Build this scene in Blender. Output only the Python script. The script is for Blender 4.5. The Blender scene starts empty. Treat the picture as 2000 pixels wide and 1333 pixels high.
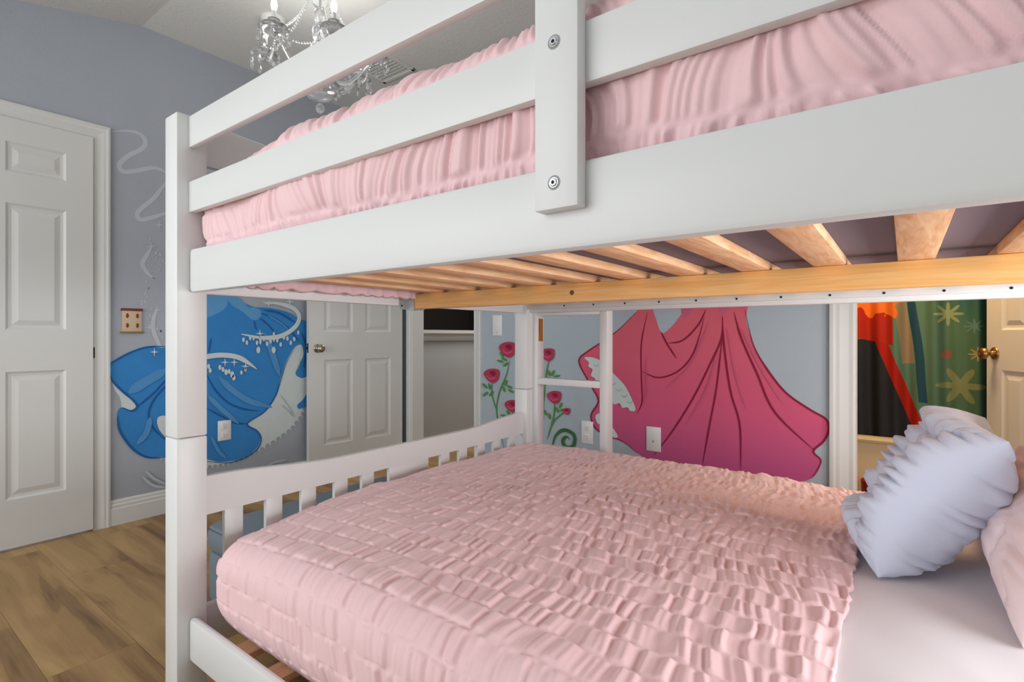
import bpy, bmesh, math, random
import numpy as np
from mathutils import Vector, Matrix
from mathutils.geometry import tessellate_polygon
random.seed(7)
PI = math.pi
C = bpy.context.scene.collection
S = bpy.context.scene

# ------------------------------------------------------------------ camera
FPX = 1024.0                       # focal length in pixels of a 2000 px wide frame
YAW = math.atan2(0.599, 0.8007)    # looking left of +Y
HOR = 656.0
CAMZ = 1.0
cam = bpy.data.cameras.new('camera'); co = bpy.data.objects.new('camera', cam); C.objects.link(co)
cam.sensor_width = 36; cam.lens = FPX/2000*36
cam.shift_y = -(666.5-HOR)/2000
cam.clip_start = 0.02
co.location = (0, 0, CAMZ); co.rotation_euler = (PI/2, 0, YAW)
S.camera = co

# ------------------------------------------------------------------ light
w = bpy.data.worlds.new('world'); S.world = w; w.use_nodes = True
w.node_tree.nodes['Background'].inputs[0].default_value = (0.93, 0.97, 1.0, 1)
w.node_tree.nodes['Background'].inputs[1].default_value = 0.50
def area(name, loc, rot, sx, sy, e, col=(1, 1, 1)):
    l = bpy.data.lights.new(name, 'AREA'); l.shape = 'RECTANGLE'; l.size = sx; l.size_y = sy
    l.energy = e; l.color = col
    o = bpy.data.objects.new(name, l); C.objects.link(o); o.location = loc; o.rotation_euler = rot
    return o
area('window_daylight', (-1.9, -1.45, 1.35), (PI/2, 0, 0), 2.6, 1.5, 32, (0.95, 0.98, 1.0))
area('lower_bunk_fill', (1.22, 1.35, 0.90), (PI/2, 0, PI/2), 1.7, 0.6, 36, (0.97, 0.98, 1.0))  # added fill from the head side to brighten the lower bunk; no window there
area('hall_fill', (-2.9, 4.0, 2.5), (0, 0, 0), 0.4, 0.4, 24, (1.0, 0.97, 0.92))  # added fill, no fixture behind it: lifts the grey half wall
S.view_settings.view_transform = 'Standard'; S.view_settings.look = 'None'
S.view_settings.gamma = 1; S.view_settings.use_curve_mapping = False
S.view_settings.exposure = 0.35
CANDLE = 0.7      # power of each lit chandelier candle

# ------------------------------------------------------------------ projection of measured photo points onto real planes
CY, SY = math.cos(YAW), math.sin(YAW)
def ray(u, v):
    r = (u-1000)/FPX; z = (HOR-v)/FPX
    return (CY*r - SY, SY*r + CY, z)
def on_x(u, v, X):
    d = ray(u, v); t = X/d[0]; return Vector((X, d[1]*t, CAMZ+d[2]*t))
def on_y(u, v, Y):
    d = ray(u, v); t = Y/d[1]; return Vector((d[0]*t, Y, CAMZ+d[2]*t))

# ------------------------------------------------------------------ materials
def srgb(r, g, b):
    f = lambda c: (c/255/12.92) if c/255 <= 0.04045 else ((c/255+0.055)/1.055)**2.4
    return (f(r), f(g), f(b), 1)
def mat(name, col, rough=0.5, metal=0.0, spec=0.5, bump=None, var=None, sheen=0, trans=0, emit=None, coat=0):
    m = bpy.data.materials.new(name); m.use_nodes = True
    nt = m.node_tree; b = nt.nodes['Principled BSDF']
    b.inputs['Base Color'].default_value = col; b.inputs['Roughness'].default_value = rough
    b.inputs['Metallic'].default_value = metal; b.inputs['Specular IOR Level'].default_value = spec
    if sheen: b.inputs['Sheen Weight'].default_value = sheen
    if trans: b.inputs['Transmission Weight'].default_value = trans
    if coat: b.inputs['Coat Weight'].default_value = coat
    if emit: b.inputs['Emission Color'].default_value = emit[0]; b.inputs['Emission Strength'].default_value = emit[1]
    tc = nt.nodes.new('ShaderNodeTexCoord')
    if var:   # (scale, amount, stretch)
        mp = nt.nodes.new('ShaderNodeMapping'); mp.inputs['Scale'].default_value = var[2] if len(var) > 2 else (1, 1, 1)
        n = nt.nodes.new('ShaderNodeTexNoise'); n.inputs['Scale'].default_value = var[0]; n.inputs['Detail'].default_value = 5
        nt.links.new(tc.outputs['Object'], mp.inputs[0]); nt.links.new(mp.outputs[0], n.inputs['Vector'])
        mx = nt.nodes.new('ShaderNodeMix'); mx.data_type = 'RGBA'
        k = var[1]
        mx.inputs[6].default_value = (col[0]*(1-k), col[1]*(1-k), col[2]*(1-k), 1)
        mx.inputs[7].default_value = (min(1, col[0]*(1+k)), min(1, col[1]*(1+k)), min(1, col[2]*(1+k)), 1)
        nt.links.new(n.outputs['Fac'], mx.inputs[0]); nt.links.new(mx.outputs[2], b.inputs['Base Color'])
    if bump:  # (scale, strength, distance, stretch)
        mp = nt.nodes.new('ShaderNodeMapping'); mp.inputs['Scale'].default_value = bump[3] if len(bump) > 3 else (1, 1, 1)
        n = nt.nodes.new('ShaderNodeTexNoise'); n.inputs['Scale'].default_value = bump[0]; n.inputs['Detail'].default_value = 4
        bp = nt.nodes.new('ShaderNodeBump'); bp.inputs['Strength'].default_value = bump[1]; bp.inputs['Distance'].default_value = bump[2]
        nt.links.new(tc.outputs['Object'], mp.inputs[0]); nt.links.new(mp.outputs[0], n.inputs['Vector'])
        nt.links.new(n.outputs['Fac'], bp.inputs['Height']); nt.links.new(bp.outputs[0], b.inputs['Normal'])
    return m
M = {}
M['bed'] = mat('white_painted_wood', (0.73, 0.74, 0.73, 1), 0.38, bump=(90, 0.05, 0.002))
M['door'] = mat('white_door_paint', (0.66, 0.66, 0.64, 1), 0.45)
M['trim'] = mat('white_trim_paint', (0.68, 0.68, 0.66, 1), 0.4)
M['wall_l'] = mat('slate_blue_wall_paint', srgb(168, 174, 183), 0.85, bump=(160, 0.25, 0.004), var=(3, 0.04))
M['wall_f'] = mat('pale_blue_wall_paint', srgb(172, 184, 192), 0.85, bump=(160, 0.25, 0.004), var=(3, 0.04))
M['wall_p'] = mat('plain_wall_paint', srgb(190, 198, 205), 0.85)
M['ceil'] = mat('ceiling_paint', (0.72, 0.72, 0.69, 1), 0.9, bump=(70, 0.35, 0.006))
M['hall'] = mat('grey_hall_paint', srgb(180, 180, 180), 0.8)
M['dark'] = mat('painted_hall_darkness', srgb(32, 26, 22), 0.9)  # darkness of the unlit space past the doorway, put into the wall colour
M['steel'] = mat('zinc_steel', (0.62, 0.66, 0.68, 1), 0.3, metal=1.0, var=(60, 0.15))
M['nickel'] = mat('aged_nickel', (0.42, 0.38, 0.31, 1), 0.28, metal=1.0)
M['brass'] = mat('antique_brass', (0.40, 0.24, 0.10, 1), 0.28, metal=1.0)
M['black'] = mat('black_void', (0.01, 0.01, 0.01, 1), 0.7)
M['plate'] = mat('white_plastic', (0.78, 0.78, 0.77, 1), 0.35)
M['slot'] = mat('grey_slot', (0.30, 0.30, 0.30, 1), 0.6)
M['pinkm'] = mat('pink_seersucker', (0.87, 0.60, 0.62, 1), 0.8, spec=0.2, sheen=0.25, bump=(700, 0.25, 0.0008))
M['sheet'] = mat('pale_pink_cotton_sheet', (0.80, 0.78, 0.82, 1), 0.8, spec=0.2, bump=(900, 0.15, 0.0006))
M['pillow'] = mat('pale_pink_ribbed_cotton', (0.88, 0.73, 0.74, 1), 0.85, spec=0.2)
M['blue'] = mat('pale_blue_satin_cotton', (0.62, 0.68, 0.82, 1), 0.45, spec=0.4, sheen=0.2, bump=(300, 0.1, 0.001))
M['ottoman'] = mat('blue_grey_upholstery', srgb(112, 123, 131), 0.9, spec=0.2, bump=(600, 0.3, 0.001))
M['mattress'] = mat('mauve_grey_mattress_ticking', srgb(118, 104, 112), 0.9, bump=(500, 0.2, 0.001))
M['glass'] = mat('clear_crystal', (0.93, 0.94, 0.94, 1), 0.06, trans=0.85)
M['chrome'] = mat('chrome', (0.7, 0.7, 0.7, 1), 0.12, metal=1.0)
M['bulb'] = mat('lit_candle_bulb', (1, 1, 1, 1), 0.3, emit=((1, 0.98, 0.94, 1), 6))
M['tub'] = mat('warm_cream_tub_panel', srgb(205, 185, 150), 0.35)
M['red'] = mat('red_plastic', srgb(150, 22, 18), 0.4)
M['bath'] = mat('bathroom_wall_paint', srgb(120, 105, 80), 0.8)

def wood(name, a, b, scale, stretch, rough=0.5, dark=None, knots=True):
    m = bpy.data.materials.new(name); m.use_nodes = True; nt = m.node_tree; bs = nt.nodes['Principled BSDF']
    bs.inputs['Roughness'].default_value = rough; bs.inputs['Specular IOR Level'].default_value = 0.35
    tc = nt.nodes.new('ShaderNodeTexCoord'); mp = nt.nodes.new('ShaderNodeMapping'); mp.inputs['Scale'].default_value = stretch
    nt.links.new(tc.outputs['Object'], mp.inputs[0])
    n = nt.nodes.new('ShaderNodeTexNoise'); n.inputs['Scale'].default_value = scale; n.inputs['Detail'].default_value = 6
    n.inputs['Distortion'].default_value = 1.2
    nt.links.new(mp.outputs[0], n.inputs['Vector'])
    r = nt.nodes.new('ShaderNodeValToRGB'); nt.links.new(n.outputs['Fac'], r.inputs[0])
    r.color_ramp.elements[0].position = 0.32; r.color_ramp.elements[0].color = a
    r.color_ramp.elements[1].position = 0.68; r.color_ramp.elements[1].color = b
    nt.links.new(r.outputs[0], bs.inputs['Base Color'])
    return m
M['pine'] = wood('pine_beam_wood', srgb(244, 182, 106), srgb(254, 210, 142), 6, (0.6, 9, 14), 0.45)
M['slat'] = wood('plywood_slat', srgb(222, 164, 116), srgb(244, 204, 162), 7, (10, 1.0, 8), 0.6)
M['cedar'] = wood('orange_slot_wood', srgb(150, 95, 35), srgb(180, 120, 50), 8, (9, 9, 1))

def floor_mat():
    m = bpy.data.materials.new('oak_plank_floor'); m.use_nodes = True; nt = m.node_tree; bs = nt.nodes['Principled BSDF']
    N = nt.nodes.new; L = nt.links.new
    tc = N('ShaderNodeTexCoord')
    br = N('ShaderNodeTexBrick'); br.inputs['Scale'].default_value = 1; br.inputs['Brick Width'].default_value = 1.22
    br.inputs['Row Height'].default_value = 0.225; br.inputs['Mortar Size'].default_value = 0.0006; br.offset = 0.37
    br.inputs['Color1'].default_value = (0, 0, 0, 1); br.inputs['Color2'].default_value = (1, 1, 1, 1); br.inputs['Mortar'].default_value = (0.5, 0.5, 0.5, 1)
    mpb = N('ShaderNodeMapping'); mpb.inputs['Location'].default_value = (0.33, 0.04, 0); L(tc.outputs['Object'], mpb.inputs[0])
    L(mpb.outputs[0], br.inputs['Vector'])
    sc = N('ShaderNodeVectorMath'); sc.operation = 'SCALE'; sc.inputs[3].default_value = 7.0; L(br.outputs['Color'], sc.inputs[0])
    ad = N('ShaderNodeVectorMath'); ad.operation = 'ADD'; L(tc.outputs['Object'], ad.inputs[0]); L(sc.outputs[0], ad.inputs[1])
    mp = N('ShaderNodeMapping'); mp.inputs['Scale'].default_value = (0.5, 4.0, 1); L(ad.outputs[0], mp.inputs[0])
    n = N('ShaderNodeTexNoise'); n.inputs['Scale'].default_value = 2.0; n.inputs['Detail'].default_value = 2.5; n.inputs['Distortion'].default_value = 0.7
    L(mp.outputs[0], n.inputs['Vector'])
    # cathedral rings: sine of the smooth noise
    mul = N('ShaderNodeMath'); mul.operation = 'MULTIPLY'; mul.inputs[1].default_value = 62; L(n.outputs['Fac'], mul.inputs[0])
    sn = N('ShaderNodeMath'); sn.operation = 'SINE'; L(mul.outputs[0], sn.inputs[0])
    mp2 = N('ShaderNodeMapping'); mp2.inputs['Scale'].default_value = (3, 90, 1); L(ad.outputs[0], mp2.inputs[0])
    n2 = N('ShaderNodeTexNoise'); n2.inputs['Scale'].default_value = 1.5; n2.inputs['Detail'].default_value = 5; L(mp2.outputs[0], n2.inputs['Vector'])
    m1 = N('ShaderNodeMath'); m1.operation = 'MULTIPLY_ADD'; m1.inputs[1].default_value = 0.022; L(sn.outputs[0], m1.inputs[0]); L(n.outputs['Fac'], m1.inputs[2])
    m2 = N('ShaderNodeMath'); m2.operation = 'MULTIPLY_ADD'; m2.inputs[1].default_value = 0.16; L(n2.outputs['Fac'], m2.inputs[0]); L(m1.outputs[0], m2.inputs[2])
    r = N('ShaderNodeValToRGB'); L(m2.outputs[0], r.inputs[0])
    e = r.color_ramp.elements; e[0].position = 0.36; e[0].color = srgb(110, 80, 48); e[1].position = 0.76; e[1].color = srgb(176, 142, 94)
    x = e.new(0.54); x.color = srgb(152, 118, 74)
    mx = N('ShaderNodeMix'); mx.data_type = 'RGBA'; mx.blend_type = 'MULTIPLY'; mx.inputs[7].default_value = srgb(150, 125, 105)
    L(br.outputs['Fac'], mx.inputs[0]); L(r.outputs[0], mx.inputs[6]); L(mx.outputs[2], bs.inputs['Base Color'])
    bs.inputs['Roughness'].default_value = 0.42; bs.inputs['Specular IOR Level'].default_value = 0.35
    bp = N('ShaderNodeBump'); bp.inputs['Strength'].default_value = 0.15; bp.inputs['Distance'].default_value = 0.002
    L(n2.outputs['Fac'], bp.inputs['Height']); L(bp.outputs[0], bs.inputs['Normal'])
    return m
M['floor'] = floor_mat()

# ------------------------------------------------------------------ mesh helpers
def link(name, me, m, parent=None, smooth=False):
    o = bpy.data.objects.new(name, me); C.objects.link(o)
    if m is not None:
        for mm in (m if isinstance(m, (list, tuple)) else [m]): me.materials.append(mm)
    if parent: o.parent = parent
    if smooth: me.polygons.foreach_set('use_smooth', [True]*len(me.polygons))
    return o
def obj(name, bm, m, parent=None, smooth=False, sharp=None):
    me = bpy.data.meshes.new(name); bmesh.ops.recalc_face_normals(bm, faces=bm.faces); bm.to_mesh(me); bm.free()
    o = link(name, me, m, parent, smooth)
    if smooth and sharp: me.set_sharp_from_angle(angle=math.radians(sharp))
    return o
def add_box(bm, a, b, bev=0.0, seg=2):
    """axis-aligned box from corner a to corner b, optionally bevelled"""
    t = bmesh.new(); bmesh.ops.create_cube(t, size=1)
    c = [(a[i]+b[i])/2 for i in range(3)]; s = [abs(b[i]-a[i]) for i in range(3)]
    for v in t.verts: v.co = Vector((c[0]+v.co.x*s[0], c[1]+v.co.y*s[1], c[2]+v.co.z*s[2]))
    if bev: bmesh.ops.bevel(t, geom=t.edges[:], offset=min(bev, min(s)*0.45), segments=seg, profile=0.5, affect='EDGES')
    tm = bpy.data.meshes.new('t'); t.to_mesh(tm); t.free(); bm.from_mesh(tm); bpy.data.meshes.remove(tm)
def box(name, a, b, m, parent=None, bev=0.003):
    bm = bmesh.new(); add_box(bm, a, b, bev)
    return obj(name, bm, m, parent, smooth=bool(bev), sharp=40 if bev else None)
def add_lathe(bm, prof, M4=Matrix(), n=24, cap=True):
    """prof = [(radius, height)], spun about local z then placed by M4"""
    rings = []
    for r, h in prof:
        rings.append([bm.verts.new(M4 @ Vector((r*math.cos(2*PI*k/n), r*math.sin(2*PI*k/n), h))) for k in range(n)])
    for a, b in zip(rings, rings[1:]):
        for k in range(n): bm.faces.new((a[k], a[(k+1) % n], b[(k+1) % n], b[k]))
    if cap:
        bm.faces.new(rings[0]); bm.faces.new(rings[-1])
def add_tube(bm, pts, r, n=8, closed=False):
    pts = [Vector(p) for p in pts]; rings = []
    for i, p in enumerate(pts):
        t = (pts[min(i+1, len(pts)-1)]-pts[max(i-1, 0)]).normalized()
        up = Vector((0, 0, 1)) if abs(t.z) < 0.95 else Vector((1, 0, 0))
        s = t.cross(up).normalized(); q = s.cross(t)
        rr = r[i] if isinstance(r, (list, tuple)) else r
        rings.append([bm.verts.new(p+s*rr*math.cos(2*PI*k/n)+q*rr*math.sin(2*PI*k/n)) for k in range(n)])
    for a, b in zip(rings, rings[1:]):
        for k in range(n): bm.faces.new((a[k], a[(k+1) % n], b[(k+1) % n], b[k]))
    bm.faces.new(rings[0]); bm.faces.new(rings[-1])
def prism(bm, prof, p0, p1, ax_u, ax_v):
    """extrude 2-D profile [(u,v)] from p0 to p1"""
    p0, p1, ax_u, ax_v = map(Vector, (p0, p1, ax_u, ax_v))
    A = [bm.verts.new(p0+ax_u*u+ax_v*v) for u, v in prof]; B = [bm.verts.new(p1+ax_u*u+ax_v*v) for u, v in prof]
    n = len(prof)
    for k in range(n): bm.faces.new((A[k], A[(k+1) % n], B[(k+1) % n], B[k]))
    bm.faces.new(A); bm.faces.new(B)
def tag(o, label=None, cat=None, group=None, kind=None):
    if label: o['label'] = label
    if cat: o['category'] = cat
    if group: o['group'] = group
    if kind: o['kind'] = kind
    return o
def empty(name, loc, label=None, cat=None, group=None, kind=None, rz=0):
    o = bpy.data.objects.new(name, None); C.objects.link(o); o.location = loc; o.rotation_euler = (0, 0, rz)
    o.empty_display_size = 0.05
    return tag(o, label, cat, group, kind)
def copy_tree(o, parent=None):
    c = o.copy(); C.objects.link(c); c.parent = parent
    for ch in [x for x in bpy.data.objects if x.parent == o]: copy_tree(ch, c)
    return c
def keep(o, root):
    """child built in world coordinates: cancel the root's transform"""
    o.parent = root
    o.matrix_parent_inverse = (Matrix.Translation(root.location) @ Matrix.Rotation(root.rotation_euler[2], 4, 'Z')).inverted()
    return o

# ------------------------------------------------------------------ room shell
XL = -3.34      # left wall
YF = 2.85       # far wall
ZC = 2.695
XR = 1.25
YB = -1.5
Z1 = 2.016      # door height
OP0, OP1 = -3.105, -2.465          # closet / hall opening in the far wall
BO0, BO1 = -0.178, 0.62            # bathroom opening in the far wall
BX1 = 1.3
struct = lambda o: tag(o, kind='structure')
struct(box('floor', (-5.0, YB, -0.05), (XR+0.3, 5.4, 0), M['floor'], bev=0))
# left wall, with door opening Y 0.10..0.87
D0, D1 = 0.105, 0.867
def wall_boxes(name, boxes, m):
    bm = bmesh.new()
    for a, b in boxes: add_box(bm, a, b)
    return struct(obj(name, bm, m))
CK = 1.084; SL = 0.231             # ceiling: flat beyond CK, sloping down towards the windows
bm = bmesh.new()
def ceil_z(y): return ZC if y >= CK else ZC-(CK-y)*SL
def wall_poly(bm, x0, x1, ys, z0):
    for y0, y1 in zip(ys, ys[1:]):
        vs = [bm.verts.new(p) for p in ((x0, y0, z0), (x0, y1, z0), (x0, y1, ceil_z(y1)), (x0, y0, ceil_z(y0)),
                                        (x1, y0, z0), (x1, y1, z0), (x1, y1, ceil_z(y1)), (x1, y0, ceil_z(y0)))]
        for f in ((0, 1, 2, 3), (7, 6, 5, 4), (0, 4, 5, 1), (1, 5, 6, 2), (2, 6, 7, 3), (3, 7, 4, 0)): bm.faces.new([vs[i] for i in f])
wall_poly(bm, XL-0.11, XL, [YB, D0], 0); wall_poly(bm, XL-0.11, XL, [D0, D1], Z1+0.005); wall_poly(bm, XL-0.11, XL, [D1, CK, YF], 0)
wall_left = struct(obj('wall_left', bm, M['wall_l']))
wall_far = wall_boxes('wall_far', [((XL-0.11, YF, 0), (OP0, YF+0.11, ZC)), ((OP0, YF, Z1), (OP1, YF+0.11, ZC)), ((OP1, YF, 0), (BO0, YF+0.11, ZC)),
                        ((BO0, YF, Z1), (BO1, YF+0.11, ZC)), ((BO1, YF, 0), (XR, YF+0.11, ZC))], M['wall_f'])
bm = bmesh.new(); wall_poly(bm, XR, XR+0.1, [YB, CK, YF], 0); struct(obj('wall_right', bm, M['wall_p']))
bm = bmesh.new()
prism(bm, [(YB, ceil_z(YB)), (CK, ZC), (YF+0.11, ZC), (YF+0.11, ZC+0.1), (CK-0.02, ZC+0.1), (YB, ceil_z(YB)+0.1)], (XL-0.11, 0, 0), (XR+0.1, 0, 0), (0, 1, 0), (0, 0, 1))
struct(obj('ceiling', bm, M['ceil']))
# the space beyond the closet-side doorway
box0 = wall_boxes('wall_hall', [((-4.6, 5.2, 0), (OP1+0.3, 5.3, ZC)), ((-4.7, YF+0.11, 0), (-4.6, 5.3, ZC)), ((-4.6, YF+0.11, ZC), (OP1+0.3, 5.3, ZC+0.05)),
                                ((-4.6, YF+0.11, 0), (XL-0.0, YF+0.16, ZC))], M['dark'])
hw = struct(box('wall_half', (-3.58, YF+0.12, 0), (-3.46, 5.15, 0.955), M['hall'], bev=0))
struct(box('wall_hall_side', (OP1+0.02, YF+0.11, 0), (OP1+0.1, 5.2, ZC), M['hall'], bev=0))
bm = bmesh.new()
prism(bm, [(0, 0), (0.012, 0), (0.018, 0.02), (0.018, 0.05), (0.03, 0.06), (0.045, 0.07), (0.045, 0.10), (-0.16, 0.10), (-0.16, 0.07), (-0.12, 0.0)],
      (-3.46, YF+0.12, 0.952), (-3.46, 5.15, 0.952), (1, 0, 0), (0, 0, 1))
struct(obj('trim_1', bm, M['trim']))
BASEP = [(0, 0), (0.016, 0), (0.016, 0.085), (0.013, 0.09), (0.013, 0.105), (0.009, 0.112), (0.009, 0.122), (0.004, 0.132), (0, 0.132)]
def baseboard(name, p0, p1, n):
    bm = bmesh.new(); prism(bm, BASEP, p0, p1, n, (0, 0, 1)); return struct(obj(name, bm, M['trim']))
bm = bmesh.new(); prism(bm, [(u, v*0.6) for u, v in BASEP], (-3.46, YF+0.12, 0), (-3.46, 5.1, 0), (1, 0, 0), (0, 0, 1)); struct(obj('baseboard_hall', bm, M['trim']))
CW = 0.07
baseboard('baseboard_left', (XL, D1+CW, 0), (XL, YF, 0), (1, 0, 0))
baseboard('baseboard_far', (OP1+CW, YF, 0), (BO0-0.1, YF, 0), (0, -1, 0))
# casings: profile across the width w: raised outer lip, cove, thin inner edge
def casing(name, path, outs, n, w):
    """path: points of the inner edge; outs: outward unit vectors (mitred) at each; n: wall normal"""
    prof = [(0, 0), (0, 0.010), (0.08, 0.012), (0.25, 0.010), (0.42, 0.013), (0.60, 0.017), (0.75, 0.017), (0.86, 0.020), (1.0, 0.018), (1.0, 0)]
    bm = bmesh.new(); n = Vector(n); rings = []
    for p, o in zip(path, outs):
        rings.append([bm.verts.new(Vector(p)+Vector(o)*(s*w)+n*t) for s, t in prof])
    k = len(prof)
    for a, b in zip(rings, rings[1:]):
        for i in range(k): bm.faces.new((a[i], a[(i+1) % k], b[(i+1) % k], b[i]))
    bm.faces.new(rings[0]); bm.faces.new(rings[-1])
    return struct(obj(name, bm, M['trim']))
casing('trim_2', [(XL, D1, 0), (XL, D1, Z1), (XL, D0, Z1), (XL, D0, 0)], [(0, 1, 0), (0, 1, 1), (0, -1, 1), (0, -1, 0)], (1, 0, 0), CW)
casing('trim_3', [(OP0, YF, 0), (OP0, YF, Z1), (OP1, YF, Z1), (OP1, YF, 0)], [(-1, 0, 0), (-1, 0, 1), (1, 0, 1), (1, 0, 0)], (0, -1, 0), 0.066)
casing('trim_4', [(BO0, YF, 0), (BO0, YF, Z1), (BO1, YF, Z1), (BO1, YF, 0)], [(-1, 0, 0), (-1, 0, 1), (1, 0, 1), (1, 0, 0)], (0, -1, 0), 0.1)
# jambs
def jamb(name, boxes):
    bm = bmesh.new()
    for a, b in boxes: add_box(bm, a, b, 0.002)
    return struct(obj(name, bm, M['trim']))
jamb('trim_5', [((XL-0.11, D1-0.002, 0), (XL, D1+0.016, Z1+0.01)), ((XL-0.11, D0-0.016, 0), (XL, D0+0.002, Z1+0.01))])
jamb('trim_6', [((OP1-0.001, YF, 0), (OP1+0.015, YF+0.11, Z1)), ((OP0-0.015, YF, 0), (OP0+0.001, YF+0.11, Z1)), ((OP0, YF, Z1-0.012), (OP1, YF+0.11, Z1+0.004))])
jamb('trim_7', [((BO0-0.015, YF, 0), (BO0+0.001, YF+0.11, Z1)), ((BO1-0.001, YF, 0), (BO1+0.015, YF+0.11, Z1)), ((BO0, YF, Z1-0.012), (BO1, YF+0.11, Z1+0.004))])

# ---- six-panel door. local: x along width (0 = latch edge), y = thickness (front at 0, back at +T), z up
def add_panel_face(bm, W, xs, zs, y, sgn):
    """flat face with recessed raised panels; xs/zs panel intervals"""
    gx = sorted({0, W, *[a for p in xs for a in p]}); gz = sorted({0, DH, *[a for p in zs for a in p]})
    V = lambda x, z, d: bm.verts.new((x, y+sgn*d, z))
    for i in range(len(gx)-1):
        for j in range(len(gz)-1):
            x0, x1, z0, z1 = gx[i], gx[i+1], gz[j], gz[j+1]
            if (x0, x1) in xs and (z0, z1) in zs:
                steps = [(0, 0), (0.010, 0.007), (0.022, 0.0085), (0.045, 0.002)]
                prev = None
                for s, d in steps:
                    ring = [V(x0+s, z0+s, d), V(x1-s, z0+s, d), V(x1-s, z1-s, d), V(x0+s, z1-s, d)]
                    if prev:
                        for k in range(4): bm.faces.new((prev[k], prev[(k+1) % 4], ring[(k+1) % 4], ring[k]))
                    prev = ring
                bm.faces.new(prev)
            else:
                bm.faces.new([V(x0, z0, 0), V(x1, z0, 0), V(x1, z1, 0), V(x0, z1, 0)])
DH = 2.0
def knob(parent, x, z, m, T, side=-1):
    bm = bmesh.new()
    R = Matrix.Translation((x, 0 if side < 0 else T, z)) @ Matrix.Rotation(PI/2 if side < 0 else -PI/2, 4, 'X')
    add_lathe(bm, [(0.031, 0), (0.031, 0.004), (0.027, 0.008), (0.016, 0.011), (0.011, 0.016), (0.010, 0.026), (0.014, 0.032), (0.024, 0.038), (0.028, 0.046),
                   (0.028, 0.054), (0.022, 0.062), (0.009, 0.064), (0.008, 0.060)], R, 28)
    o = obj('door_knob', bm, m, parent, smooth=True, sharp=50); o['label'] = 'round metal door knob'
    return o
def door(name, loc, rz, W, m, km, mirror=False, knobs=(-1,)):
    T = 0.035
    root = empty(name, loc, kind='structure', rz=rz)
    st = 0.108; mid = 0.10; pw = (W-2*st-mid)/2
    xs = [(st, st+pw), (W-st-pw, W-st)]
    zs = [(0.225, 0.82), (1.015, 1.605), (1.75, 1.89)]
    bm = bmesh.new()
    add_panel_face(bm, W, xs, zs, 0, 1); add_panel_face(bm, W, xs, zs, T, -1)
    for q in (((0, 0, 0), (0, T, 0), (0, T, DH), (0, 0, DH)), ((W, 0, 0), (W, T, 0), (W, T, DH), (W, 0, DH)),
              ((0, 0, DH), (0, T, DH), (W, T, DH), (W, 0, DH)), ((0, 0, 0), (0, T, 0), (W, T, 0), (W, 0, 0))):
        bm.faces.new([bm.verts.new(p) for p in q])
    bmesh.ops.remove_doubles(bm, verts=bm.verts, dist=1e-5)
    obj('door_panel', bm, m, root)
    for s in knobs: knob(root, 0.062, 0.90, km, T, s)
    bm = bmesh.new(); add_box(bm, (-0.0015, 0.008, 0.87), (0.001, 0.027, 0.935)); add_box(bm, (-0.008, 0.012, 0.893), (0.0, 0.023, 0.912), 0.002)
    o = obj('latch_plate', bm, M['black'], root); o['label'] = 'dark metal latch plate'
    return root
# left wall door: closed, latch towards +Y (x axis points -Y), front faces +X
door('door_1', (XL-0.012, D1-0.004, 0.012), -PI/2, D1-D0-0.008, M['door'], M['nickel'])
bm = bmesh.new(); add_box(bm, (XL-0.006, D1+0.000, 0.885), (XL+0.0125, D1+0.006, 0.94), 0.001)
o = obj('trim_8', bm, M['black']); struct(o)
# closet door, opened flat against the left wall: latch edge near camera
hx, hy = -3.155, 2.78; lx, ly = -3.245, 2.03
ang = math.atan2(hy-ly, hx-lx); DW = math.hypot(hx-lx, hy-ly)
door('door_2', (lx, ly, 0.012), ang, DW, M['door'], M['nickel'])
# bathroom door swung into the bathroom
hx, hy = 0.60, 2.975; lx, ly = 0.335, 3.57
ang = math.atan2(hy-ly, hx-lx); DW2 = math.hypot(hx-lx, hy-ly)
door('door_3', (lx, ly, 0.012), ang, DW2, M['door'], M['brass'])

# bathroom shell
struct(wall_boxes('wall_bath', [((BO0-0.42, YF+0.11, 0), (BO0-0.32, 4.6, 2.4)), ((BO0-0.42, 4.5, 0), (BX1+0.1, 4.6, 2.4)), ((BX1, YF+0.11, 0), (BX1+0.1, 4.6, 2.4)),
                         ((BO0-0.42, YF+0.11, 2.4), (BX1+0.1, 4.6, 2.45))], M['bath']))
area('bathroom_lamp', (0.0, 3.25, 2.3), (0, 0, 0), 0.5, 0.25, 24, (1.0, 0.66, 0.30))

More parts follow.
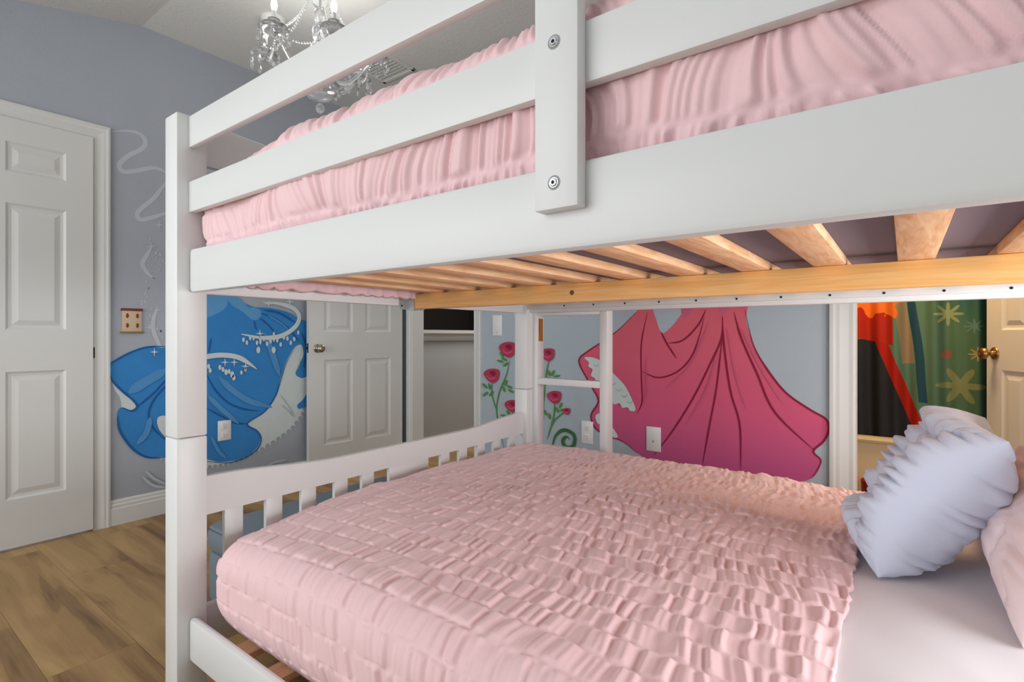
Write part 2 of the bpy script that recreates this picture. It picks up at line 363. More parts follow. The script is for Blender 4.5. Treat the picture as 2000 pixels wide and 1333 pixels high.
# ------------------------------------------------------------------ painted wall murals (children of their wall)
def spline(pts, n=6, closed=False):
    P = [Vector(p) for p in pts]; out = []; N = len(P)
    rng = range(N) if closed else range(N-1)
    for i in rng:
        p0 = P[(i-1) % N] if closed or i > 0 else P[i]; p1 = P[i]; p2 = P[(i+1) % N]
        p3 = P[(i+2) % N] if closed or i < N-2 else P[(i+1) % N]
        for k in range(n):
            t = k/n
            out.append(0.5*((2*p1)+(p2-p0)*t+(2*p0-5*p1+4*p2-p3)*t*t+(3*p1-p0-3*p2+p3)*t**3))
    if not closed: out.append(P[-1])
    return out
class Mural:
    def __init__(s, wall, place, normal):
        s.wall, s.place, s.n, s.layer = wall, place, Vector(normal), 0
        s.v, s.f, s.mi, s.mats = [], [], [], []
    def mid(s, m):
        if m not in s.mats: s.mats.append(m)
        return s.mats.index(m)
    def fill(s, pts, m, smooth=True, n=5):
        s.layer += 1
        P = [Vector((p[0], p[1], 0)) for p in pts]
        if smooth: P = spline(P, n, True)
        W = [s.place(p.x, p.y)+s.n*(0.0006+0.00025*s.layer) for p in P]
        b = len(s.v); s.v += W
        for t in tessellate_polygon([P]):
            s.f.append([b+i for i in t]); s.mi.append(s.mid(m))
    def stroke(s, pts, m, w, taper=True, n=8):
        s.layer += 1
        P = spline([Vector((p[0], p[1], 0)) for p in pts], n)
        W = [s.place(p.x, p.y)+s.n*(0.0006+0.00025*s.layer) for p in P]
        b = len(s.v); N = len(W)
        for i, p in enumerate(W):
            t = (W[min(i+1, N-1)]-W[max(i-1, 0)]).normalized(); q = t.cross(s.n)
            k = (min(1, 4*min(i, N-1-i)/(N-1)+0.15)) if taper else 1
            s.v += [p-q*w*k/2, p+q*w*k/2]
        for i in range(N-1):
            s.f.append([b+2*i, b+2*i+1, b+2*i+3, b+2*i+2]); s.mi.append(s.mid(m))
    def dot(s, c, r, m, sy=1.0, rot=0, nn=10):
        s.fill([(c[0]+r*(math.cos(a)*math.cos(rot)-sy*math.sin(a)*math.sin(rot)), c[1]+r*(math.cos(a)*math.sin(rot)+sy*math.sin(a)*math.cos(rot)))
                for a in [2*PI*k/nn for k in range(nn)]], m, smooth=False)
        s.layer -= 1
    def star(s, c, r, m, k=4, inner=0.25):
        s.fill([(c[0]+(r if i % 2 == 0 else r*inner)*math.sin(PI*i/k), c[1]-(r if i % 2 == 0 else r*inner)*math.cos(PI*i/k)) for i in range(2*k)], m, smooth=False)
        s.layer -= 1
    def build(s, name, label):
        me = bpy.data.meshes.new(name); me.from_pydata(s.v, [], s.f)
        o = link(name, me, s.mats, s.wall); me.polygons.foreach_set('material_index', s.mi); o['label'] = label
        return o
flat = lambda n, r, g, b, **k: mat(n, srgb(r, g, b), 0.85, spec=0.2, bump=(160, 0.2, 0.003), **k)
B1 = flat('mural_blue', 58, 132, 198, var=(5, 0.15)); B2 = flat('mural_dark_blue', 34, 94, 160); B3 = flat('mural_light_blue', 96, 156, 206)
B4 = flat('mural_pale_blue', 84, 146, 200, var=(9, 0.1)); WH = flat('mural_white', 205, 215, 214, var=(25, 0.06)); WH2 = flat('mural_chalk', 190, 196, 204)
WL = flat('mural_lace_line', 160, 172, 170)
mu = Mural(wall_left, lambda u, v: on_x(u, v, XL), (1, 0, 0))
for t in ([(218, 257), (250, 256), (275, 263), (284, 279), (275, 292), (250, 305), (233, 322), (240, 335), (265, 334), (300, 328), (322, 336), (345, 350)],
          [(335, 345), (318, 365), (300, 388), (280, 404), (268, 417), (274, 429), (295, 426), (322, 417), (345, 410)],
          [(298, 480), (286, 500), (278, 515), (285, 530), (300, 545)], [(308, 600), (299, 625), (300, 648), (308, 668), (318, 690)]):
    mu.stroke(t, WH2, 0.022)
for i in range(46):
    k = i/45; mu.dot((296+16*math.sin(k*9)+random.uniform(-9, 9), 470+k*215+random.uniform(-5, 5)), random.uniform(1.0, 2.6), WH2, nn=6)
mu.layer += 1
for c in ((295, 482), (311, 440), (306, 606), (292, 640)): mu.star(c, 11, WH2, 4, 0.2)
mu.layer += 1
# white lace that shows below and behind the blue drape
lace = [(222, 748), (224, 763), (232, 774), (236, 786), (238, 797), (252, 801), (264, 797), (268, 785), (258, 765)]
mu.fill(lace, WH)
def scallop(p, q, n, depth):
    out = []
    for i in range(n):
        a = i/n; b = (i+0.5)/n
        d = Vector((q[0]-p[0], q[1]-p[1])); nn = Vector((-d.y, d.x)).normalized()*depth
        out.append((p[0]+d.x*a, p[1]+d.y*a)); out.append((p[0]+d.x*(a+0.25/n)+nn.x*0.9, p[1]+d.y*(a+0.25/n)+nn.y*0.9)); out.append((p[0]+d.x*b+nn.x, p[1]+d.y*b+nn.y))
        out.append((p[0]+d.x*(a+0.8/n)+nn.x*0.8, p[1]+d.y*(a+0.8/n)+nn.y*0.8))
    return out
def chain(pts, per, depth):
    out = []
    for a, b in zip(pts, pts[1:]):
        n = max(1, int(math.hypot(b[0]-a[0], b[1]-a[1])/per)); out += scallop(a, b, n, depth)
    return out
hem = [(612, 770), (600, 795), (592, 815), (570, 842), (540, 864), (508, 884), (478, 899), (447, 911), (405, 917), (340, 915), (303, 896)]
under = [(300, 880), (340, 880), (403, 890), (468, 890), (500, 845), (481, 826), (516, 803), (537, 773), (546, 743), (558, 707), (575, 678), (590, 672), (620, 690)]
mu.fill(chain(hem, 10, 7)+under, WH, smooth=False)
drape = [(330, 676), (288, 677), (258, 687), (231, 700), (214, 711), (213.6, 732), (222, 747), (240, 765), (258, 780), (266, 793), (257, 802), (238, 796), (229, 807),
         (230, 832), (240, 855), (261, 879), (288, 893), (320, 893), (360, 898), (403, 898), (430, 903), (468, 897), (498, 879), (508, 858), (501, 843), (481, 828),
         (516, 804), (537, 774), (546, 744), (558, 708), (576, 678), (588, 674), (592, 694), (581, 718), (577, 732), (591, 739), (606, 728), (625, 700), (620, 640),
         (603, 630), (582, 622), (564, 611), (528, 602), (492, 599), (462, 582), (432, 560), (360, 560), (335, 620)]
mu.fill(drape, B1)
mu.fill([(603, 766), (590, 782), (580, 792), (586, 799), (612, 785), (625, 760)], B1)
mu.fill([(390, 622), (425, 612), (444, 594), (436, 570), (400, 560), (380, 590)], B3)
mu.fill([(441, 572), (468, 583), (484, 600), (498, 601), (510, 609), (506, 622), (492, 625), (474, 610), (450, 594)], B3)
for t, w_ in (([(345, 735), (318, 760), (298, 785), (290, 812), (300, 838), (330, 866)], .012), ([(330, 735), (300, 768), (266, 796)], .012),
              ([(403, 732), (420, 762), (444, 786), (474, 799), (508, 803)], .012), ([(403, 798), (430, 812), (458, 826), (483, 828)], .012),
              ([(508, 612), (535, 622), (560, 640), (585, 668)], .012), ([(505, 620), (528, 640), (545, 668)], .010), ([(514, 606), (545, 612), (578, 632)], .014),
              ([(495, 626), (500, 645)], .008), ([(412, 660), (407, 690)], .008), ([(588, 650), (597, 680), (592, 720)], .014),
              ([(214, 732), (222, 748), (240, 766), (258, 781), (267, 794), (257, 803), (238, 797)], .010), ([(229, 812), (231, 835), (242, 857), (263, 881), (290, 894), (330, 893)], .010),
              ([(345, 893), (430, 904), (469, 898), (500, 879), (509, 858), (501, 842), (482, 828), (516, 804), (537, 774), (547, 744), (559, 708), (577, 678)], .008),
              ([(214, 712), (232, 700), (258, 687), (288, 678), (330, 677)], .008)):
    mu.stroke(t, B2, w_)
for t, w_ in (([(250, 768), (285, 745), (325, 722)], .05), ([(425, 735), (450, 760), (485, 783), (530, 796)], .035), ([(404, 772), (430, 798), (465, 828)], .028),
              ([(515, 650), (530, 690), (545, 735)], .04), ([(266, 868), (285, 845), (292, 815)], .03), ([(520, 615), (548, 632), (565, 648)], .012), ([(410, 850), (425, 880), (440, 895)], .02)):
    mu.stroke(t, B4, w_)
mu.fill([(306, 818), (318, 812), (335, 820), (340, 850), (330, 862), (318, 850), (308, 836)], WH)
for t in ([(470, 653), (510, 660), (546, 657), (574, 640), (583, 620), (572, 603), (546, 594), (512, 591)], [(385, 702), (403, 697), (435, 694), (468, 700), (500, 721)]):
    mu.stroke(t, WH, 0.030); 
for i in range(16):
    x = 474+i*6.6; mu.dot((x, 664+6*math.sin(i*1.9)+(4 if i in (6, 7, 11) else 0)), 2.6, WH, sy=1.8 + (2.2 if i in (5, 9) else 0), nn=8)
for x, y, r in ((406, 716, 3), (409, 724, 3), (428, 718, 3), (434, 722, 3), (440, 727, 3.5), (446, 726, 3), (452, 732, 4), (455, 738, 3.5), (470, 728, 2.5), (478, 722, 2.5), (503, 684, 4), (533, 684, 4), (581, 650, 2.5)):
    mu.dot((x, y), r, WH, sy=1.7, nn=8)
for c in ((506, 652), (438, 708), (456, 708), (478, 716), (523, 594), (564, 590), (300, 688)): mu.star(c, 9, WH, 4, 0.22)
for a, b in (((545, 770), (575, 815)), ((548, 790), (572, 815)), ((585, 700), (578, 725))):
    mu.stroke([a, ((a[0]+b[0])/2+2, (a[1]+b[1])/2), b], WL, 0.004)
for t in ([(283, 920), (300, 935), (322, 945)], [(275, 930), (298, 948), (322, 952)], [(500, 925), (530, 905), (560, 898)]): mu.stroke(t, WH2, 0.014)
mu.build('mural', 'painted flowing blue drapery with white scalloped hem and chalky sparkle swirls')

RP = flat('mural_rose_pink', 176, 62, 88, var=(14, 0.08)); RD = flat('mural_rose_dark', 140, 34, 62); RL = flat('mural_rose_light', 200, 96, 130)
GR = flat('mural_green', 84, 142, 70); GD = flat('mural_dark_green', 58, 110, 66)
pinkg = bpy.data.materials.new('mural_pink_gradient'); pinkg.use_nodes = True
nt = pinkg.node_tree; bs = nt.nodes['Principled BSDF']; bs.inputs['Roughness'].default_value = .85; bs.inputs['Specular IOR Level'].default_value = .2
tc = nt.nodes.new('ShaderNodeTexCoord'); sp = nt.nodes.new('ShaderNodeSeparateXYZ'); nt.links.new(tc.outputs['Object'], sp.inputs[0])
mr = nt.nodes.new('ShaderNodeMapRange'); mr.inputs[1].default_value = 0.25; mr.inputs[2].default_value = 1.05; nt.links.new(sp.outputs['Z'], mr.inputs[0])
cr = nt.nodes.new('ShaderNodeValToRGB'); nt.links.new(mr.outputs[0], cr.inputs[0]); nt.links.new(cr.outputs[0], bs.inputs['Base Color'])
cr.color_ramp.elements[0].color = srgb(188, 86, 140); cr.color_ramp.elements[1].color = srgb(214, 100, 116); cr.color_ramp.elements.new(0.45).color = srgb(212, 92, 128)
mf = Mural(wall_far, lambda u, v: on_y(u, v, YF), (0, -1, 0))
gown = [(1256, 585), (1244, 609), (1202, 650), (1175, 671), (1145, 689), (1131.5, 702), (1135, 718), (1154, 752), (1169, 783), (1156, 808), (1157, 825), (1172, 844), (1190, 856),
        (1217, 863), (1244, 885), (1295, 915), (1370, 945), (1445, 958), (1520, 950), (1585, 935), (1604, 902), (1589, 882), (1609, 862), (1619, 838), (1612, 818), (1580, 799),
        (1535, 767), (1499, 722), (1472, 674), (1457, 629), (1452, 585), (1350, 575), (1334, 609), (1310, 640), (1292, 650), (1280, 620), (1270, 590)]
mf.fill(gown, pinkg)
mf.fill([(1331, 600), (1336, 622), (1352, 605), (1350, 590)], RL); mf.fill([(1404, 596), (1411, 617), (1424, 600), (1420, 585)], RL)
for t, w_ in (([(1265, 610), (1253, 671), (1253, 740), (1254, 785), (1244, 809)], .009), ([(1291, 648), (1303, 672), (1322, 701)], .010),
              ([(1253, 725), (1286, 738), (1325, 725), (1355, 689), (1376, 620)], .009), ([(1304, 671), (1334, 665), (1364, 635), (1379, 605)], .009),
              ([(1412, 620), (1409, 662), (1388, 710), (1355, 776), (1316, 839), (1277, 890)], .010), ([(1412, 650), (1400, 755), (1388, 821), (1372, 910)], .009),
              ([(1411, 617), (1415, 680), (1427, 764), (1445, 830), (1447, 918)], .010), ([(1434, 610), (1448, 660), (1478, 728), (1514, 806), (1592, 881)], .010),
              ([(1455, 605), (1472, 674), (1499, 722), (1535, 767), (1580, 799), (1612, 818), (1619, 838), (1609, 862), (1589, 882), (1604, 902), (1585, 935)], .009),
              ([(1244, 609), (1202, 650), (1145, 689), (1132, 702), (1135, 718), (1154, 752), (1169, 783), (1156, 808), (1157, 825), (1172, 844), (1217, 863), (1244, 885)], .009)):
    mf.stroke(t, RD, w_)
for t in ([(1385, 630), (1350, 710), (1300, 760)], [(1420, 640), (1436, 730), (1458, 800)], [(1447, 640), (1486, 720), (1530, 790)], [(1404, 680), (1380, 760), (1340, 830)], [(1262, 700), (1262, 760), (1258, 790)]):
    mf.stroke(t, RL, .006)
mf.fill([(1142, 699), (1160, 699), (1180, 709), (1200, 731), (1220, 752), (1235, 780), (1242, 801), (1232, 803), (1226, 796), (1216, 797), (1211, 788), (1200, 790), (1194, 779),
         (1183, 772), (1176, 758), (1164, 752), (1163, 740), (1155, 734), (1158, 722), (1150, 716), (1151, 708)], WH)
mf.fill([(1164, 812), (1177, 808), (1192, 828), (1207, 850), (1203, 856), (1192, 850), (1180, 843), (1176, 832), (1167, 826)], WH)
for i in range(7): mf.stroke([(1160+i*11, 712+i*12), (1166+i*11, 716+i*12), (1171+i*11, 711+i*12)], WL, .004)
stems = [([(997, 700), (990, 733), (977, 764), (971, 795), (973, 820), (986, 880)], GR), ([(962, 747), (962, 772), (971, 802)], GR), ([(1084, 785), (1082, 815), (1069, 860)], GR),
         ([(1105, 804), (1086, 819), (1079, 832)], GR), ([(1075, 700), (1068, 730), (1062, 790), (1060, 850)], GR), ([(1000, 800), (1010, 840)], GR),
         ([(1078, 880), (1086, 852), (1103, 840), (1122, 850), (1121, 870), (1108, 874), (1100, 863), (1106, 853), (1113, 858)], GD)]
for t, m_ in stems: mf.stroke(t, m_, .009 if m_ is GR else .022)
for x, y, a in ((981, 693, 1.0), (986, 702, .5), (989, 712, -.6), (978, 706, .3), (948, 754, .9), (957, 755, 1.4), (949, 770, -.7), (961, 769, -.9), (989, 748, -1.1), (985, 760, 1.2), (996, 756, .5),
                (999, 764, .5), (985, 812, .2), (994, 807, 1.0), (1073, 729, 1.3), (1081, 729, -1.1), (1089, 735, -.2), (1085, 745, .9), (1074, 742, 1.4), (1096, 792, -1.1), (1100, 801, -.2),
                (1089, 801, 1.2), (1074, 813, 1.4), (1066, 806, 1.2), (988, 816, -.3)):
    mf.dot((x, y), 6.5, GR, sy=0.36, rot=a)
mf.layer += 1
def rose(x, y, s):
    mf.fill([(x-15*s, y-2*s), (x-10*s, y-9*s), (x, y-12*s), (x+12*s, y-10*s), (x+14*s, y-2*s), (x+11*s, y+9*s), (x+2*s, y+15*s), (x-8*s, y+9*s)], RP)
    mf.fill([(x-4*s, y-5*s), (x+3*s, y-8*s), (x+8*s, y-3*s), (x+3*s, y+2*s)], RD)
    mf.stroke([(x-10*s, y), (x-2*s, y+7*s), (x+8*s, y+4*s)], RL, .006*s+.002)
for r_ in ((993, 682, 1.15), (962, 733, 1.05), (1071, 692, .95), (1084, 775, .95), (1108, 803, .5), (1001, 792, .9)): rose(*r_)
mf.build('mural', 'painted deep pink draped cloth with white ruffles beside pink climbing roses')

# ------------------------------------------------------------------ wall plates
def wall_plate(name, label, cat, c, n, wdt, hgt, kind):
    """c: world centre on the wall; n: 'x' faces +X, 'y' faces -Y"""
    root = empty(name, c, label, cat, rz=0 if n == 'y' else PI/2)
    bm = bmesh.new(); add_box(bm, (-wdt/2, -0.006, -hgt/2), (wdt/2, 0, hgt/2), 0.003); obj('cover_plate', bm, M['plate'], root, True, 40)
    if kind == 'outlet':
        for s in (-1, 1):
            bm = bmesh.new(); add_box(bm, (-0.017, -0.0085, s*0.0265-0.0165), (0.017, -0.005, s*0.0265+0.0165), 0.006, 3); r = obj('receptacle', bm, M['plate'], root, True, 40)
            bm = bmesh.new()
            for q in (-0.0065, 0.0065): add_box(bm, (q-0.0012, -0.0095, s*0.0265), (q+0.0012, -0.008, s*0.0265+0.009))
            add_lathe(bm, [(0.0026, 0), (0.0026, 0.001)], Matrix.Translation((0, -0.0085, s*0.0265-0.008)) @ Matrix.Rotation(PI/2, 4, 'X'), 10)
            obj('slot', bm, M['slot'], r)
    elif kind == 'switch':
        bm = bmesh.new(); add_box(bm, (-0.0165, -0.0095, -0.034), (0.0165, -0.005, 0.034), 0.002); obj('rocker', bm, M['plate'], root, True, 40)
        bm = bmesh.new(); add_box(bm, (-0.006, -0.0075, -0.052), (0.006, -0.0055, -0.048)); obj('slot', bm, M['slot'], root)
    else:
        bm = bmesh.new(); add_lathe(bm, [(0.005, 0), (0.005, 0.004), (0.002, 0.005)], Matrix.Translation((0, -0.005, -0.012)) @ Matrix.Rotation(PI/2, 4, 'X'), 12)
        obj('jack', bm, M['slot'], root)
    return root
wall_plate('power_outlet', 'white double power outlet set into the painted blue drapery on the left wall', 'outlet', on_x(438, 841, XL), 'x', .078, .122, 'outlet')['group'] = 'double power outlets'
wall_plate('power_outlet', 'white double power outlet seen through the ladder, beside the painted roses', 'outlet', on_y(1147.5, 845, YF), 'y', .082, .138, 'outlet')['group'] = 'double power outlets'
wall_plate('cable_plate', 'white blank wall plate with one small jack on the painted pink cloth', 'wall plate', on_y(1277, 858, YF), 'y', .085, .138, 'jack')
wall_plate('light_switch', 'white rocker light switch above the painted roses beside the hall doorway', 'switch', on_y(972, 636, YF), 'y', .082, .142, 'switch')
# small painted plaque
pc = on_x(257, 626, XL)
root = empty('wall_plaque', pc, 'small cream wall plaque with red top edge and four brown motifs beside the left door', 'plaque', rz=PI/2)
box('board', (-0.045, -0.010, -0.062), (0.045, 0, 0.058), mat('plaque_cream', srgb(205, 180, 150), .7), root, 0.003)
box('top_roll', (-0.050, -0.014, 0.050), (0.050, 0, 0.064), mat('plaque_red', srgb(128, 40, 40), .6), root, 0.004)
box('bottom_roll', (-0.054, -0.014, -0.070), (0.054, 0, -0.060), mat('plaque_ochre', srgb(130, 120, 80), .6), root, 0.004)
mo = mat('plaque_brown', srgb(110, 70, 40), .7)
for x in (-0.022, 0.024):
    for z in (0.024, -0.028):
        bm = bmesh.new(); add_lathe(bm, [(0.009, 0), (0.006, 0.0015)], Matrix.Translation((x, -0.010, z)) @ Matrix.Rotation(PI/2, 4, 'X') @ Matrix.Diagonal((0.8, 1.5, 1, 1)), 10)
        obj('motif', bm, mo, root)

# ------------------------------------------------------------------ bunk bed
XA = -1.496     # inner face of the foot posts
PW = 0.075
YP0, YP1 = 0.562, 2.122      # outer (near) faces of near and far posts
YR = 0.59                    # outer face of the near rails
XH = 0.575                   # inner face of the head posts
ZT = 1.578
bed = empty('bunk_bed', (XA-PW, YP0, 0), 'white painted wooden bunk bed, one wide bed over another, ladder on far side', 'bunk bed')
def bpart(name, a, b, m=None, bev=0.004, label=None):
    o = box(name, a, b, m or M['bed'], None, bev); keep(o, bed)
    if label: o['label'] = label
    return o
for x in (XA-PW, XH):
    for y in (YP0, YP1):
        bpart('lower_post', (x, y, 0), (x+PW, y+PW, 0.7325), bev=0.005)
        bpart('upper_post', (x, y, 0.7335), (x+PW, y+PW, ZT), bev=0.005)
RT = 0.024
FY = YP1+PW-(YR-YP0)         # outer face of far rails
# side rails
bpart('side_rail', (XA, YR, 1.112), (XH, YR+RT, 1.227), bev=0.011, label='upper near side rail with rounded edges')
bpart('side_rail', (XA, YR, 0.150), (XH, YR+0.021, 0.262), bev=0.010)
bpart('side_rail', (XA, FY-RT, 1.112), (XH, FY, 1.227), bev=0.006)
bpart('side_rail', (XA, FY-RT, 0.150), (XH, FY, 0.266), bev=0.012)
for y0 in (YR, FY-0.018):
    bpart('guard_rail', (XA, y0, 1.322), (XH, y0+0.018, 1.402), bev=0.003)
    bpart('guard_rail', (XA, y0, 1.491), (XH, y0+0.018, 1.573), bev=0.003)
stile = bpart('guard_stile', (-0.388, YR-0.022, 1.162), (-0.3236, YR-0.0005, 1.573), bev=0.002)
for v in (82, 357):
    c = on_y(1082, v, YR-0.022)
    bm = bmesh.new()
    Rm = Matrix.Translation((c.x, YR-0.022, c.z)) @ Matrix.Rotation(PI/2, 4, 'X')
    add_lathe(bm, [(0.0072, -0.002), (0.0072, 0.0006), (0.0066, 0.0012), (0.0058, 0.0012), (0.0054, 0.0004)], Rm, 24)
    add_lathe(bm, [(0.0054, 0.0002), (0.0050, 0.0022), (0.0042, 0.0030), (0.0026, 0.0030), (0.0024, 0.0012)], Rm, 24)
    o = obj('bolt', bm, M['steel'], None, True, 40); keep(o, bed); o['label'] = 'steel hex socket bolt in the guard stile'
    bm = bmesh.new(); add_lathe(bm, [(0.0024, 0.0014), (0.0023, 0.0016)], Rm, 6)
    o = obj('bolt_socket', bm, M['black'], None); keep(o, bed)
    bm = bmesh.new(); add_lathe(bm, [(0.0096, -0.001), (0.0094, 0.0003)], Rm, 24)
    o = obj('bolt_recess', bm, M['slot'], None); keep(o, bed)
# shaped end boards: concave top rail on spindles
def end_top(name, x, z0, z1, dip, thick=0.022):
    bm = bmesh.new(); n = 40; Y0, Y1 = YP0+PW, YP1; rows = []
    for i in range(n+1):
        t = i/n; y = Y0+(Y1-Y0)*t
        s = min(1, min(t, 1-t)/0.30); s = s*s*(3-2*s)
        z = z1-dip*s
        rows.append([bm.verts.new((x, y, z0)), bm.verts.new((x+thick, y, z0)), bm.verts.new((x+thick, y, z-0.002)), bm.verts.new((x+thick-0.002, y, z)), bm.verts.new((x+0.002, y, z)), bm.verts.new((x, y, z-0.002))])
    for a, b in zip(rows, rows[1:]):
        for k in range(6): bm.faces.new((a[k], a[(k+1) % 6], b[(k+1) % 6], b[k]))
    bm.faces.new(rows[0]); bm.faces.new(rows[-1])
    o = obj(name, bm, M['bed'], None, True, 40); return keep(o, bed)
def y_at(u, X): return on_x(u, 700, X).y
FX = XA-0.045                 # inner (room side +X) face of end boards at FX+0.022
fx1 = FX+0.022
sp_u = [(440, 476.6), (524.5, 550), (593, 616.5), (660, 676.5), (711, 730), (761, 835.5), (860, 873.5)]
spY = [(y_at(a, fx1), y_at(b, fx1)) for a, b in sp_u]
cY = (YP0+YP1+PW)/2
spl = [(0.5*(a+b)) for a, b in spY[:5]]
Wsp = 0.052
cent = [cY-(cY-spl[i]) for i in range(5)]
for x in (FX, XH+0.023):
    for zb, zt, dip in ((0.5125, 0.618, 0.028), (1.461, 1.575, 0.028)):
        end_top('end_board', x, zb, zt, dip)
        base = 0.266 if zb < 1 else 1.23
        for c in cent: 
            for yy in (c, 2*cY-c): bpart('spindle', (x+0.003, yy-Wsp/2, base), (x+0.018, yy+Wsp/2, zb+0.001), bev=0.002)
        bpart('center_panel', (x+0.003, cY-0.10, base), (x+0.018, cY+0.10, zb+0.001), bev=0.002)
    bpart('end_rail', (x, YP0+PW, 0.150), (x+0.024, YP1, 0.266), bev=0.004)
    bpart('end_rail', (x, YP0+PW, 1.112), (x+0.024, YP1, 1.227), bev=0.004)
# slats
xs_s = [0.02-0.1535*k for k in range(-3, 10)]
for i, x in enumerate(xs_s):
    bpart('slat', (x-0.031, YR+RT+0.002, 1.156), (x+0.031, FY-RT-0.002, 1.175), M['slat'], 0.0015)
    bpart('slat', (x-0.031+0.035, YR+RT+0.002, 0.197), (x+0.031+0.035, FY-RT-0.002, 0.215), M['slat'], 0.0015)
# ledger strips that carry the slats
for z in (1.156, 0.197):
    bpart('slat_ledger', (XA, YR+RT, z-0.026), (XH, YR+RT+0.022, z-0.0005), bev=0.002)
    bpart('slat_ledger', (XA, FY-RT-0.022, z-0.026), (XH, FY-RT, z-0.0005), bev=0.002)
# centre beams, brackets
bpart('center_beam', (FX+0.024+0.018, cY-0.022, 1.101), (XH+0.02, cY+0.022, 1.1555), M['pine'], 0.002, 'orange pine centre support beam under the upper slats')
bpart('center_beam', (FX+0.024+0.018, cY-0.022, 0.133), (XH+0.02, cY+0.022, 0.1875), M['pine'], 0.002)
for zb in (1.101,):
    bm = bmesh.new()
    x0 = FX+0.024
    add_box(bm, (x0, cY-0.060, zb-0.002), (x0+0.003, cY+0.060, zb+0.052))
    for s in (-1, 1): add_box(bm, (x0, cY+s*0.025-0.0025, zb-0.003), (x0+0.045, cY+s*0.025+0.0025, zb+0.052))
    add_box(bm, (x0, cY-0.025, zb-0.0045), (x0+0.045, cY+0.025, zb-0.001))
    o = obj('beam_bracket', bm, M['steel'], None); keep(o, bed); o['label'] = 'zinc plated steel joist bracket'
    for zz in (zb+0.012, zb+0.040):
        bm = bmesh.new(); add_lathe(bm, [(0.004, 0), (0.003, 0.002)], Matrix.Translation((x0+0.003, cY-0.048, zz)) @ Matrix.Rotation(PI/2, 4, 'Y'), 10)
        o = obj('screw', bm, M['black'], None); keep(o, bed)
# screws in the inner face of the far rail, one each slat bay
for x in [0.10-0.1535*k for k in range(-2, 10)]:
    bm = bmesh.new(); add_lathe(bm, [(0.0042, -0.001), (0.0042, 0.0008), (0.002, 0.0010)], Matrix.Translation((x, FY-RT-0.022, 1.141)) @ Matrix.Rotation(PI/2, 4, 'X'), 12)
    o = obj('screw', bm, M['black'], None); keep(o, bed)
# knot in the beam
bm = bmesh.new()
kc = on_y(1117, 572, cY-0.022)
add_lathe(bm, [(0.008, -0.001), (0.0072, 0.0004), (0.0035, 0.0006)], Matrix.Translation(kc) @ Matrix.Rotation(PI/2, 4, 'X'), 16)
o = obj('knot', bm, mat('pine_knot', srgb(120, 68, 28), 0.6)); keep(o, bed)
# ladder
LY0, LY1 = FY+0.004, FY+0.064
lx0, lx1, lx2, lx3 = XA-0.012, XA+0.028, -1.123, -1.085
lad = empty('ladder', (lx0, LY0, 0)); 
keep(lad, bed)
def lpart(name, a, b, m=None, bev=0.003):
    o = box(name, a, b, m or M['bed'], None, bev)
    o.parent = lad; o.matrix_parent_inverse = Matrix.Translation((-lx0, -LY0, 0)); return o
lpart('ladder_rail', (lx0, LY0, 0), (lx1, LY1, 1.47)); lpart('ladder_rail', (lx2, LY0, 0), (lx3, LY1, 1.47))
for z in (0.16, 0.44, 0.773, 1.036, 1.30): 
    if z != 1.036: lpart('rung', (lx1-0.002, LY0, z-0.016), (lx2+0.002, LY0+0.045, z+0.016))
lpart('rung', (lx1-0.002, LY0, 1.098), (lx2+0.002, LY0+0.045, 1.13))
o = lpart('hook_slot', (lx1-0.001, LY0+0.012, 0.972), (lx1+0.0008, LY1-0.010, 1.085), M['cedar'], 0); o['label'] = 'bare orange wood hook slot'

